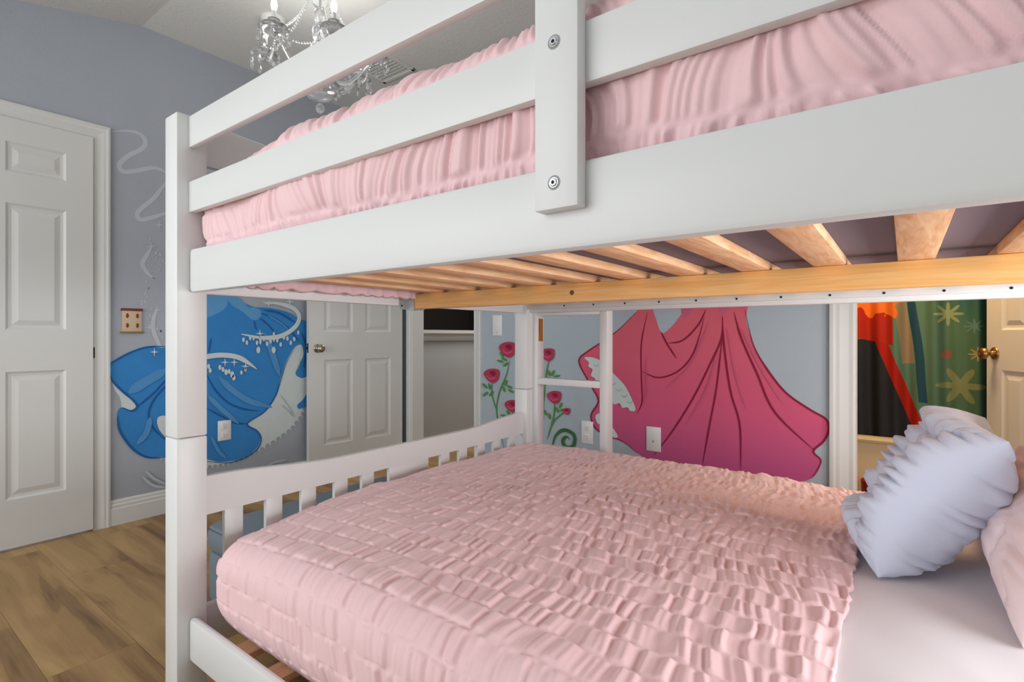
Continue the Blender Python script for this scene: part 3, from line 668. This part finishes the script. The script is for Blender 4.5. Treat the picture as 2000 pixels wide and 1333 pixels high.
# ------------------------------------------------------------------ quilt generator
rng = np.random.default_rng(3)
def vnoise(x, seed, n=4096):
    r = np.random.default_rng(seed).random(n)*2-1
    xi = np.floor(x).astype(int); f = x-xi; f = f*f*(3-2*f)
    return r[xi % n]*(1-f)+r[(xi+1) % n]*f
def vnoise2(x, y, seed):
    r = np.random.default_rng(seed).random((128, 128))*2-1
    xi = np.floor(x).astype(int); yi = np.floor(y).astype(int); fx = x-xi; fy = y-yi
    fx = fx*fx*(3-2*fx); fy = fy*fy*(3-2*fy)
    g = lambda a, b: r[a % 128, b % 128]
    return (g(xi, yi)*(1-fx)+g(xi+1, yi)*fx)*(1-fy)+(g(xi, yi+1)*(1-fx)+g(xi+1, yi+1)*fx)*fy
def quilt(name, x0, x1, y0, y1, zb, zt, R, ROW=0.060, step=0.0030, crown=0.015, band=0.13, amp=0.0056, round_end=True, zbf=None, seed=1, big=0.005, mtl=None, puck=0.011, corner=0.0, rend=None, topmul=1, fine=0.28, mid_=0.38, shear=0.25):
    """puckered seersucker quilt: near side drop, rounded top, far side drop, rounded foot end"""
    zbf = zb if zbf is None else zbf
    yc = (y0+y1)/2
    # cross-section as polyline with normals
    P = []
    Hn = zt-zb; 
    ns = int(Hn/step)
    r = R; rend = rend or R
    for k in range(int((Hn-r)/step)): P.append((y0+0.045*(max(0, 1-k*step/0.11))**1.7, zb+k*step, -1, 0))
    na = max(8, int(r*PI/2/step))
    for k in range(na+1):
        a = PI/2*k/na; P.append((y0+r-r*math.cos(a), zt-r+r*math.sin(a), -math.cos(a), math.sin(a)))
    for k in range(1, int((y1-y0-2*r)/step/topmul)): P.append((y0+r+k*step*topmul, zt, 0, 1))
    for k in range(na+1):
        a = PI/2*k/na; P.append((y1-r+r*math.sin(a), zt-r+r*math.cos(a), math.sin(a), math.cos(a)))
    for k in range(1, int((zt-zbf-r)/step/2)): P.append((y1, zt-r-k*step*2, 1, 0))
    P = np.array(P); nt_ = len(P)
    dl = np.hypot(np.diff(P[:, 0]), np.diff(P[:, 1])); T = np.concatenate([[0], np.cumsum(dl)])
    # along X
    xa = []
    if round_end:
        na = max(8, int(rend*PI/2/step))
        for k in range(na): 
            a = PI/2*k/na; xa.append((x0+rend*(1-math.cos(a)), rend*(1-math.sin(a)), -math.cos(a)))
    else: xa.append((x0, 0, 0))
    xs = x0+(rend if round_end else 0)
    nx = int((x1-xs)/step)
    for k in range(nx+1): xa.append((xs+(x1-xs)*k/nx, 0, 0))
    xa = np.array(xa); nX = len(xa)
    L = np.concatenate([[0], np.cumsum(np.hypot(np.diff(xa[:, 0]), np.diff(xa[:, 1])))])
    X = xa[:, 0][:, None]*np.ones((1, nt_)); inset = xa[:, 1][:, None]; nxv = xa[:, 2][:, None]
    ny = P[:, 2][None, :]; nz = P[:, 3][None, :]
    nyz = np.sqrt(1-nxv**2)
    Y = P[:, 0][None, :]-ny*inset; Z = P[:, 1][None, :]-nz*inset
    # crown: top swells in the middle, sags to corners
    tt = np.clip((P[:, 0]-y0)/(y1-y0), 0, 1); Z = Z+crown*np.sin(PI*tt)[None, :]*np.minimum(1, (L/0.25))[:, None]
    if corner:
        # the near foot corner sinks
        q = np.exp(-((X-x0)/0.30)**2-((Y-y0)/0.28)**2); Z = zb+(Z-zb)*(1-corner*q)
    LL = L[:, None]*np.ones((1, nt_)); TT = T[None, :]*np.ones((nX, 1))
    wob = 0.010*vnoise2(LL*2.6, TT*2.6, seed+5)+0.0025*vnoise2(LL*14, TT*9, seed+6)
    q = (TT+wob)/ROW; row = np.floor(q).astype(int); f = q-row
    e = np.clip((np.minimum(f, 1-f))/band, 0, 1); env = e*e*(3-2*e)
    wav = 0.006*vnoise2(LL*12, TT*14, seed+8)+shear*(f-0.5)*ROW*vnoise2(LL*6, TT*5, seed+12)
    a1 = vnoise((LL+wav)/puck+row*37.7+ (f-.5)*0.9, seed+1); a2 = vnoise((LL+wav+0.02*vnoise2(LL*4, TT*5, seed+21))/(puck*1.7)+row*0.13, seed+2)
    a3 = vnoise((LL+wav)/(puck*0.55)+row*23.1+(f-.5)*1.4, seed+3)
    pk = np.abs(a1)**0.8*np.sign(a1)
    D = env*(0.0018+amp*(0.55+0.45*np.clip((LL-0.25)/0.7, 0, 1))*(0.72*pk+mid_*a2+fine*a3))
    D += big*vnoise2(LL*4.5+3, TT*5.5, seed+9)+big*0.5*vnoise2(LL*11+3, TT*8, seed+10)
    D *= np.minimum(1, np.minimum(TT/0.02, 1))
    NX = nxv*np.ones_like(LL); NY = ny*nyz; NZ = nz*nyz
    X = X+NX*D; Y = Y+NY*D; Z = Z+NZ*D
    # gathered edge wiggle at the fold edge (x1)
    co_ = np.stack([X, Y, Z], -1).reshape(-1, 3)
    idx = np.arange(nX*nt_).reshape(nX, nt_)
    F = np.stack([idx[:-1, :-1], idx[1:, :-1], idx[1:, 1:], idx[:-1, 1:]], -1).reshape(-1, 4)
    V = co_.tolist(); F = F.tolist()
    if round_end:      # close the flat end
        F.append(list(idx[0, ::-1]))
    # thin return at the fold edge
    me = bpy.data.meshes.new(name); me.from_pydata(V, [], F); me.update()
    o = link(name, me, mtl or M['pinkm'], smooth=True)
    return o, me
def solid(o, t=0.006):
    md = o.modifiers.new('thickness', 'SOLIDIFY'); md.thickness = t; md.offset = -1; md.use_rim = True

# ------------------------------------------------------------------ lower bed
ml = box('mattress', (XA+0.03, YR+0.095, 0.2155), (XH-0.01, FY-0.06, 0.44), M['sheet'], None, 0.04)
tag(ml, 'pale pink sheeted mattress on the lower bunk slats, mostly under the quilt', 'mattress')
q1, me = quilt('quilt', XA+0.006, -0.085, YR+RT+0.012, FY-RT-0.02, 0.222, 0.492, 0.085, corner=0.14, seed=11)
tag(q1, 'pale pink puckered seersucker quilt spread over the lower bunk', 'quilt'); solid(q1, 0.01)
# sheet over the head half
def sheet_mesh():
    V, F = [], []
    x0, x1 = -0.13, XH-0.004; y0, y1 = YR+RT+0.02, FY-RT-0.03; nx, r = 60, 0.07; zt, zb = 0.487, 0.22
    prof = [(y0+0.02, zb), (y0, 0.32)] + [(y0+r-r*math.cos(a), zt-r+r*math.sin(a)) for a in [PI/2*k/8 for k in range(9)]]
    n2 = 70
    prof += [(y0+r+(y1-y0-2*r)*k/n2, zt) for k in range(1, n2)]
    prof += [(y1-r+r*math.sin(a), zt-r+r*math.cos(a)) for a in [PI/2*k/8 for k in range(9)]]+[(y1, 0.32), (y1-0.02, zb)]
    from mathutils import noise
    for i in range(nx+1):
        x = x0+(x1-x0)*i/nx
        for y, z in prof:
            top = 1 if z > zt-0.02 else 0.4
            d = 0.011*noise.noise((x*5+y*2.0, y*3-x*1.5, 0))+0.004*noise.noise((x*9+y*6, y*4, 3))
            V.append((x, y, z+top*d+0.008*math.sin(PI*(y-y0)/(y1-y0))))
    m_ = len(prof)
    for i in range(nx):
        for k in range(m_-1): F.append((i*m_+k, (i+1)*m_+k, (i+1)*m_+k+1, i*m_+k+1))
    me = bpy.data.meshes.new('sheet'); me.from_pydata(V, [], F); o = link('bed_sheet', me, M['sheet'], smooth=True); return o
sh = sheet_mesh(); solid(sh, 0.003); tag(sh, 'smooth pale pinkish white sheet covering the head end of the lower bunk', 'sheet')

# ------------------------------------------------------------------ upper bed
mup = box('mattress', (XA+0.02, YR+RT+0.03, 1.1755), (XH-0.01, FY-RT-0.02, 1.33), M['mattress'], None, 0.02)
tag(mup, 'mauve grey mattress seen between the orange slats of the upper bunk', 'mattress')
q2, me = quilt('quilt', XA+0.004, XH-0.01, YR+0.0225, FY-0.03, 1.18, 1.462, 0.055, ROW=0.080, step=0.0030, amp=0.0075, crown=0.03, seed=31, big=0.010, puck=0.0095, band=0.14, rend=0.03, topmul=3, fine=0.55, mid_=0.30, shear=0.9, zbf=1.3, corner=0.10)
tag(q2, 'pale pink puckered quilt bulging behind the upper bunk guard rails', 'quilt'); solid(q2, 0.008)
# quilt hem that pokes out beneath the upper slats at the foot
bm = bmesh.new(); n = 110; rows = []
for i in range(n+1):
    t = i/n; y = 0.72+t*0.72; e_ = 0.012+0.010*abs(math.sin(t*38+2*math.sin(t*9)))*(1-0.4*t)
    xx = XA+0.012+0.006*math.sin(t*70)
    rows.append([bm.verts.new((xx, y, 1.178)), bm.verts.new((xx+0.016, y, 1.166)), bm.verts.new((xx+0.022, y, 1.158-e_)), bm.verts.new((xx+0.008, y, 1.152-e_)), bm.verts.new((xx-0.008, y, 1.165))])
for a, b in zip(rows, rows[1:]):
    for k in range(5): bm.faces.new((a[k], a[(k+1) % 5], b[(k+1) % 5], b[k]))
bm.faces.new(rows[0]); bm.faces.new(rows[-1])
o = obj('quilt_hem', bm, M['pinkm'], q2, True)

# ------------------------------------------------------------------ cushions
def cushion(name, n, half, tf, tb, bow, ruche, mtl, pinch=0.10, band=0.30, seed=5, ribs=0, plump=0.42):
    """pillow in local frame: z = up the face, x = across, y: front is -y. bow pushes the seam to the front at the edge middles"""
    from mathutils import noise
    hx, hz = half; V = []; idx = {}; F = []
    def pt(s, t, side):
        # pinched outline
        px = s*(1-pinch*(1-abs(s)**2.0)*0)*(1-pinch*(1-t*t)*abs(s)**3*1.0); pz = t*(1-pinch*(1-s*s)*abs(t)**3)
        x = hx*px; z = hz*pz
        prof = max(0, (1-abs(s)**3.2))*max(0, (1-abs(t)**3.2)); prof = prof**plump
        d = max(abs(s), abs(t)); oth = min(abs(s), abs(t))
        y0 = -bow*(1-oth**2)*d**2
        y = y0+(-tf*prof if side < 0 else tb*prof)
        if ruche and side < 0 and d < 1:
            # ring of gathered pleats between the seam and the inner stitched square
            e = (1-d)/band
            k = (s if abs(t) > abs(s) else t)
            if e < 1:
                w_ = math.sin(PI*e)
                y += -0.012*w_ + 0.0110*w_*(1-2*abs(math.sin(k*17+1.5*math.sin(k*7)+(1 if abs(t) > abs(s) else 0)))**0.6) - 0.002*w_*math.sin(k*61)
            y += 0.012*math.exp(-((e-1)/0.10)**2)
        wr = noise.noise((s*2.2+seed, t*4.5, side*3))*0.010+noise.noise((s*5+seed, t*11, side*3))*0.006
        # creases running from the seam
        k = (s if abs(t) > abs(s) else t)
        cr_ = -(1-2*abs(math.sin(k*13+4*noise.noise((k*3, seed, 0))))**0.6)*0.011*max(0, (d-0.40)/0.60)*(1-d)*4
        y += (wr*prof+cr_)*(1 if side > 0 else -1)
        if ribs: y += 0.0007*math.sin((x+z)*ribs)*(1-d**8)
        return (x, y, z)
    N = n
    for side in (-1, 1):
        for i in range(N+1):
            for j in range(N+1):
                s = math.sin(PI/2*(-1+2*i/N)); t = math.sin(PI/2*(-1+2*j/N))
                edge = i in (0, N) or j in (0, N)
                key = (i, j) if edge else (side, i, j)
                if key not in idx: idx[key] = len(V); V.append(pt(s, t, side))
        for i in range(N):
            for j in range(N):
                g = lambda a, b: idx[(a, b)] if (a in (0, N) or b in (0, N)) else idx[(side, a, b)]
                f = (g(i, j), g(i+1, j), g(i+1, j+1), g(i, j+1)); F.append(f if side < 0 else f[::-1])
    me = bpy.data.meshes.new(name); me.from_pydata(V, [], F); return link(name, me, mtl, smooth=True)
cu = cushion('cushion', 220, (0.175, 0.18), 0.070, 0.098, 0.055, True, M['blue'], pinch=0.05, plump=0.46, band=0.42)
tag(cu, 'pale blue square cushion with ruched border leaning on the pink pillow', 'cushion')
# front faces -X: local -y -> world -X  => rotate about Z by -90 deg, then lean back (top towards +X)
def place(o, c, lean, yaw, roll=0):
    o.matrix_world = Matrix.Translation(c) @ Matrix.Rotation(yaw, 4, 'Z') @ Matrix.Rotation(lean, 4, 'X') @ Matrix.Rotation(roll, 4, 'Y')
place(cu, (0.055, 1.485, 0.655), math.radians(-33), math.radians(-90), 0.0)
pl = cushion('pillow', 110, (0.34, 0.24), 0.10, 0.10, 0.0, False, M['pillow'], ribs=900)
tag(pl, 'pale pink ribbed pillow propped against the lower headboard', 'pillow')
place(pl, (0.30, 1.50, 0.690), math.radians(-38), math.radians(-90))

# ------------------------------------------------------------------ upholstered bench past the foot of the bed
oy0, oy1, ox0, ox1 = 0.87, 1.72, -2.08, -1.60
ot = empty('storage_bench', (ox0, oy0, 0), 'low blue grey upholstered bench behind the foot board of the bed', 'bench')
o = box('base', (ox0+0.01, oy0+0.01, 0.02), (ox1-0.01, oy1-0.01, 0.205), M['ottoman'], None, 0.02); keep(o, ot)
o = box('seat_cushion', (ox0, oy0, 0.2), (ox1, oy1, 0.31), M['ottoman'], None, 0.04); keep(o, ot)
bm = bmesh.new()
for z in (0.287,):
    add_tube(bm, [(ox0+0.03, oy0+0.01, z), (ox1-0.03, oy0+0.01, z)], 0.004); add_tube(bm, [(ox1-0.01, oy0+0.03, z), (ox1-0.01, oy1-0.03, z)], 0.004)
o = obj('piping', bm, mat('slate_piping', srgb(80, 92, 104), .8), None, True); keep(o, ot)

# ------------------------------------------------------------------ chandelier
cc = Vector((-2.14, 1.395, 0)); rl = ZC
ch = empty('chandelier', (cc.x, cc.y, rl), 'crystal chandelier with candle arms hanging from the ceiling beyond the bunk guard rail', 'chandelier')
def cpart(name, bm, m, parent=None, smooth=True):
    o = obj(name, bm, m, parent or ch, smooth); return o
T0 = lambda z: Matrix.Translation((0, 0, z-rl))
bm = bmesh.new(); add_lathe(bm, [(0.055, 0), (0.055, -0.012), (0.03, -0.03), (0.006, -0.036)], T0(rl)); cpart('canopy', bm, M['chrome'])
bm = bmesh.new(); add_lathe(bm, [(0.004, 2.66-rl), (0.004, 2.20-rl)], Matrix(), 8); cpart('stem', bm, M['chrome'])
def ball(bm, z, r, sq=1.0, M4=Matrix()): add_lathe(bm, [(max(0.0005, r*math.sin(PI*k/12)), z-rl+r*sq*math.cos(PI*k/12)) for k in range(13)], M4, 20)
for z, r, sq in ((2.61, .030, 1), (2.545, .040, 1.15), (2.46, .028, 1.6), (2.385, .036, 1.2), (2.30, .045, 0.9)):
    bm = bmesh.new(); ball(bm, z, r, sq); cpart('column_ball', bm, M['glass'])
bm = bmesh.new()
bowl = [(0.012, 2.075), (0.035, 2.08), (0.06, 2.095), (0.078, 2.12), (0.086, 2.15), (0.082, 2.15), (0.073, 2.122), (0.056, 2.10), (0.03, 2.088), (0.010, 2.084)]
add_lathe(bm, [(r, z-rl) for r, z in bowl], Matrix(), 32); cpart('bottom_bowl', bm, M['glass'])
bm = bmesh.new(); add_lathe(bm, [(r, z-rl) for r, z in ((0.03, 2.20), (0.034, 2.225), (0.03, 2.25), (0.012, 2.262), (0.006, 2.19))], Matrix()); cpart('hub', bm, M['chrome'])
bm = bmesh.new(); ball(bm, 2.04, 0.02, 1.2); cpart('finial', bm, M['glass'])
def crystal(r, h):
    bm = bmesh.new(); add_lathe(bm, [(0.0008, 0), (r*0.55, -h*0.18), (r, -h*0.55), (r*0.6, -h*0.85), (0.0008, -h)], Matrix(), 6)
    me = bpy.data.meshes.new('crystal'); bmesh.ops.recalc_face_normals(bm, faces=bm.faces); bm.to_mesh(me); bm.free(); me.materials.append(M['glass']); return me
cr1 = crystal(0.009, 0.042); cr2 = crystal(0.007, 0.020)
beads = []
def add_bead_chain(bm, a, b, sag, n=16, r=0.0055):
    a, b = Vector(a), Vector(b)
    for i in range(n+1):
        t = i/n; p = a.lerp(b, t)-Vector((0, 0, sag*math.sin(PI*t)))
        bmesh.ops.create_icosphere(bm, subdivisions=1, radius=r, matrix=Matrix.Translation(p))
def arm_tree():
    R = 0.245
    bm = bmesh.new()
    pts = [Vector((0.02+(R-0.02)*t, 0, 2.225-rl-0.085*math.sin(PI*min(1, t*1.15))*(1-t*0.4)+0.035*t**3)) for t in [k/20 for k in range(21)]]
    pts = spline(pts, 2); add_tube(bm, pts, 0.0075, 10)
    arm = cpart('arm', bm, M['glass']); zc = 2.262-rl
    def sub(name, bm, m, sm=True): return obj(name, bm, m, arm, sm)
    bm = bmesh.new(); Mx = Matrix.Translation((R, 0, zc))
    add_lathe(bm, [(0.008, -0.01), (0.02, 0.0), (0.045, 0.004), (0.062, 0.018), (0.060, 0.020), (0.043, 0.009), (0.018, 0.005), (0.008, 0.004)], Mx, 28); sub('drip_dish', bm, M['glass'])
    bm = bmesh.new(); add_lathe(bm, [(0.012, 0.004), (0.016, 0.012), (0.020, 0.035), (0.026, 0.052), (0.023, 0.052), (0.016, 0.034), (0.010, 0.016)], Mx, 20); sub('candle_cup', bm, M['glass'])
    bm = bmesh.new(); add_lathe(bm, [(0.009, 0.02), (0.009, 0.085), (0.0095, 0.088), (0.006, 0.092)], Mx, 14); sub('candle_sleeve', bm, M['plate'])
    bm = bmesh.new(); add_lathe(bm, [(0.006, 0.090), (0.010, 0.098), (0.013, 0.112), (0.011, 0.128), (0.005, 0.146), (0.001, 0.158)], Mx, 14); sub('bulb', bm, M['bulb'])
    for k in range(8):
        a = 2*PI*k/8
        p = Vector((R+0.060*math.cos(a), 0.060*math.sin(a), zc+0.014))
        for me_, dz in ((cr2, 0), (cr1, -0.021)):
            c = bpy.data.objects.new('crystal', me_); C.objects.link(c); c.parent = arm; c.location = p+Vector((0, 0, dz)); c.rotation_euler = (0, 0, a)
    return arm
arm0 = arm_tree()
A0 = math.atan2(-SY, -CY)      # one arm points image-left
for k in range(6):
    a_ = arm0 if k == 0 else copy_tree(arm0, ch)
    a_.rotation_euler = (0, 0, A0+k*PI/3+0.05)
for k in range(6):
    a = A0+k*PI/3+0.05
    l = bpy.data.lights.new('candle_light', 'POINT'); l.energy = CANDLE; l.shadow_soft_size = 0.03; l.color = (1, 0.985, 0.95)
    lo = bpy.data.objects.new('candle_light', l); C.objects.link(lo); lo.location = (cc.x+0.245*math.cos(a), cc.y+0.245*math.sin(a), 2.45)
    bm = bmesh.new(); add_bead_chain(bm, (0.02*math.cos(a), 0.02*math.sin(a), 2.60-rl), (0.235*math.cos(a), 0.235*math.sin(a), 2.285-rl), 0.05, 30); cpart('bead_chain', bm, M['glass'])
    a2 = a+PI/3; bm = bmesh.new()
    add_bead_chain(bm, (0.235*math.cos(a), 0.235*math.sin(a), 2.275-rl), (0.235*math.cos(a2), 0.235*math.sin(a2), 2.275-rl), 0.05, 20); cpart('bead_swag', bm, M['glass'])
for k in range(12):
    a = 2*PI*k/12; c = bpy.data.objects.new('crystal', cr1); C.objects.link(c); c.parent = ch; c.location = (0.082*math.cos(a), 0.082*math.sin(a), 2.145-rl)

# ceiling fittings
p = Vector((0, 0, 0)); d = ray(534, 38); t = (ZC-CAMZ)/d[2]; p = Vector((d[0]*t, d[1]*t, ZC))
bm = bmesh.new(); add_lathe(bm, [(0.062, 0), (0.062, -0.012), (0.052, -0.028), (0.03, -0.034), (0.004, -0.034)], Matrix.Translation(p), 32)
o = obj('smoke_alarm', bm, M['ceil'], None, True, 40); tag(o, 'round flush smoke alarm on the ceiling beside the chandelier', 'smoke alarm')
d = ray(745, 130); t = (ZC-CAMZ)/d[2]; p = Vector((d[0]*t, d[1]*t, ZC))
vr = empty('ceiling_vent', p, 'square flush ceiling vent behind the chandelier crystals', 'vent', rz=0)
bm = bmesh.new(); s_ = 0.15
for a, b in (((-s_, -s_), (s_, -s_+0.025)), ((-s_, s_-0.025), (s_, s_)), ((-s_, -s_), (-s_+0.025, s_)), ((s_-0.025, -s_), (s_, s_))): add_box(bm, (a[0], a[1], -0.010), (b[0], b[1], 0), 0.003)
obj('frame', bm, M['ceil'], vr)
for k in range(9):
    bm = bmesh.new(); y = -s_+0.04+k*0.0275; add_box(bm, (-s_+0.025, y, -0.007), (s_-0.025, y+0.018, -0.004)); obj('louver', bm, M['ceil'], vr)

# ------------------------------------------------------------------ bathroom things
CYY = 3.76
def curtain():
    x0, x1, z0, z1 = -0.48, 0.78, 0.12, 1.95; nx, nz = 260, 40; V, F = [], []
    for i in range(nx+1):
        x = x0+(x1-x0)*i/nx
        for j in range(nz+1):
            z = z0+(z1-z0)*j/nz
            V.append((x, CYY+0.020*math.sin(x*34+0.6*math.sin(z*2))+0.012*math.sin(x*71+z)+0.008*math.sin(x*15), z))
    for i in range(nx):
        for j in range(nz): F.append((i*(nz+1)+j, (i+1)*(nz+1)+j, (i+1)*(nz+1)+j+1, i*(nz+1)+j+1))
    me = bpy.data.meshes.new('shower_curtain'); me.from_pydata(V, [], F)
    # printed pattern: procedural blocks of colour and a few ice crystals, chosen per face region
    return me
def curtain_mat():
    m = bpy.data.materials.new('printed_curtain_cloth'); m.use_nodes = True; nt = m.node_tree; bs = nt.nodes['Principled BSDF']
    N = nt.nodes.new; L = nt.links.new
    bs.inputs['Roughness'].default_value = .75; bs.inputs['Specular IOR Level'].default_value = .2
    tc = N('ShaderNodeTexCoord'); sp = N('ShaderNodeSeparateXYZ'); L(tc.outputs['Object'], sp.inputs[0])
    def math_(op, a, b=None, c=None):
        n = N('ShaderNodeMath'); n.operation = op
        for i, q in enumerate((a, b, c)):
            if q is None: continue
            if isinstance(q, (int, float)): n.inputs[i].default_value = q
            else: L(q, n.inputs[i])
        return n.outputs[0]
    nz = N('ShaderNodeTexNoise'); nz.inputs['Scale'].default_value = 2.2; nz.inputs['Detail'].default_value = 1; L(tc.outputs['Object'], nz.inputs['Vector'])
    X, Z = sp.outputs['X'], sp.outputs['Z']
    # base teal / green with soft vertical change
    r = N('ShaderNodeValToRGB'); w_ = math_('MULTIPLY_ADD', nz.outputs['Fac'], 0.5, math_('MULTIPLY', X, 0.8)); L(w_, r.inputs[0])
    e = r.color_ramp.elements; e[0].position = 0.2; e[0].color = srgb(84, 116, 96); e[1].position = 0.62; e[1].color = srgb(24, 82, 90)
    x = e.new(0.42); x.color = srgb(76, 108, 84)
    col = r.outputs[0]
    def over(base, fac, c):
        mx = N('ShaderNodeMix'); mx.data_type = 'RGBA'; L(fac, mx.inputs[0]); L(base, mx.inputs[6])
        mx.inputs[7].default_value = c; return mx.outputs[2]
    # dark slate field at left, red diagonal sweep, orange top: plain colour fields
    def lt(a, b): return math_('LESS_THAN', a, b)
    Xw = math_('MULTIPLY_ADD', nz.outputs['Fac'], 0.10, X)
    low = lt(Z, 0.98)
    band_ = lambda a, b: math_('MULTIPLY', math_('GREATER_THAN', Xw, a), lt(Xw, b))
    Xw = math_('ADD', math_('MULTIPLY_ADD', nz.outputs['Fac'], 0.06, X), -0.03)
    Xs = math_('MULTIPLY_ADD', Z, 0.09, math_('ADD', Xw, -0.09))
    col = over(col, math_('MULTIPLY', math_('GREATER_THAN', Z, 0.62), math_('MULTIPLY', math_('GREATER_THAN', Xs, 0.028), lt(Xs, 0.066))), srgb(30, 66, 82))
    col = over(col, math_('MULTIPLY', math_('GREATER_THAN', Z, 0.84), math_('MULTIPLY', math_('GREATER_THAN', Xs, -0.03), lt(Xs, 0.025))), srgb(136, 118, 92))
    diag = math_('MULTIPLY_ADD', Z, -0.35, 0.255)
    col = over(col, math_('MULTIPLY', low, lt(Xw, diag)), srgb(158, 26, 14))
    col = over(col, math_('MULTIPLY', low, lt(Xw, math_('MULTIPLY_ADD', Z, -0.37, 0.215))), srgb(34, 36, 42))
    col = over(col, math_('MULTIPLY', math_('GREATER_THAN', math_('MULTIPLY_ADD', X, 0.25, Z), 0.93), lt(Xw, -0.055)), srgb(160, 34, 18))
    n3 = N('ShaderNodeTexNoise'); n3.inputs['Scale'].default_value = 9; n3.inputs['Detail'].default_value = 2; L(tc.outputs['Object'], n3.inputs['Vector'])
    org = math_('MULTIPLY', math_('GREATER_THAN', math_('MULTIPLY_ADD', n3.outputs['Fac'], 0.5, Z), 1.40), lt(Xw, -0.02))
    col = over(col, org, srgb(214, 104, 34))
    # ice crystals (polar stars)
    for cx, cz, R, k, c in ((0.195, 1.12, .075, 8, srgb(150, 156, 112)), (0.315, 0.90, .045, 8, srgb(170, 150, 100)), (0.185, 0.895, .036, 11, srgb(170, 72, 50)),
                            (0.245, 0.725, .12, 6, srgb(136, 138, 92)), (0.175, 0.565, .045, 8, srgb(138, 130, 80)), (0.30, 1.05, .045, 8, srgb(95, 130, 125)), (0.42, 0.8, .07, 6, srgb(110, 130, 100))):
        dx = math_('SUBTRACT', X, cx); dz = math_('SUBTRACT', Z, cz)
        rr = math_('SQRT', math_('ADD', math_('MULTIPLY', dx, dx), math_('MULTIPLY', dz, dz)))
        an = math_('ARCTAN2', dz, dx); s = math_('ABSOLUTE', math_('COSINE', math_('MULTIPLY', an, k/2)))
        s = math_('POWER', s, 3.0)
        s2 = math_('MULTIPLY_ADD', math_('SINE', math_('MULTIPLY', rr, 40/R*0.12)), 0.12, s)
        lim = math_('MULTIPLY_ADD', s2, R*0.75, R*0.22)
        f = math_('MULTIPLY', lt(rr, lim), 0.75)
        col = over(col, f, c)
    L(col, bs.inputs['Base Color'])
    return m
me = curtain(); o = link('shower_curtain', me, curtain_mat(), smooth=True); solid(o, 0.002)
tag(o, 'teal green shower curtain printed with pale ice crystals and red and dark fields', 'curtain')
bm = bmesh.new(); add_tube(bm, [(BO0-0.33, CYY, 1.97), (BX1, CYY, 1.97)], 0.012, 12); o = obj('curtain_rod', bm, M['chrome'], None, True); tag(o, 'chrome rod that carries the shower curtain in the bathroom', 'rod')
tub = empty('bathtub', (-0.48, 3.66, 0), 'cream bathtub in warm light below the shower curtain', 'bathtub')
bm = bmesh.new()
prism(bm, [(0, 0), (0, 0.38), (-0.015, 0.385), (-0.02, 0.40), (-0.015, 0.415), (0.05, 0.415), (0.065, 0.40), (0.075, 0.36), (0.10, 0.10), (0.10, 0)], (-0.488, 3.66, 0), (BX1-0.01, 3.66, 0), (0, 1, 0), (0, 0, 1))
o = obj('apron', bm, M['tub']); keep(o, tub)
bm = bmesh.new(); add_box(bm, (-0.488, 3.76, 0.08), (BX1-0.01, 4.42, 0.12), 0.01); add_box(bm, (-0.488, 4.42, 0.08), (BX1-0.01, 4.49, 0.41), 0.01)
o = obj('basin', bm, M['tub']); keep(o, tub)
rc = on_y(1703, 930, 3.45)
bm = bmesh.new(); add_lathe(bm, [(0.055, 0), (0.062, 0.01), (0.070, 0.20), (0.073, 0.21), (0.070, 0.215), (0.064, 0.20), (0.05, 0.02)], Matrix.Translation((rc.x+0.02, 3.45, 0)), 28)
o = obj('waste_bin', bm, M['red'], None, True, 40); tag(o, 'small red bin on the bathroom floor before the bathtub', 'bin')
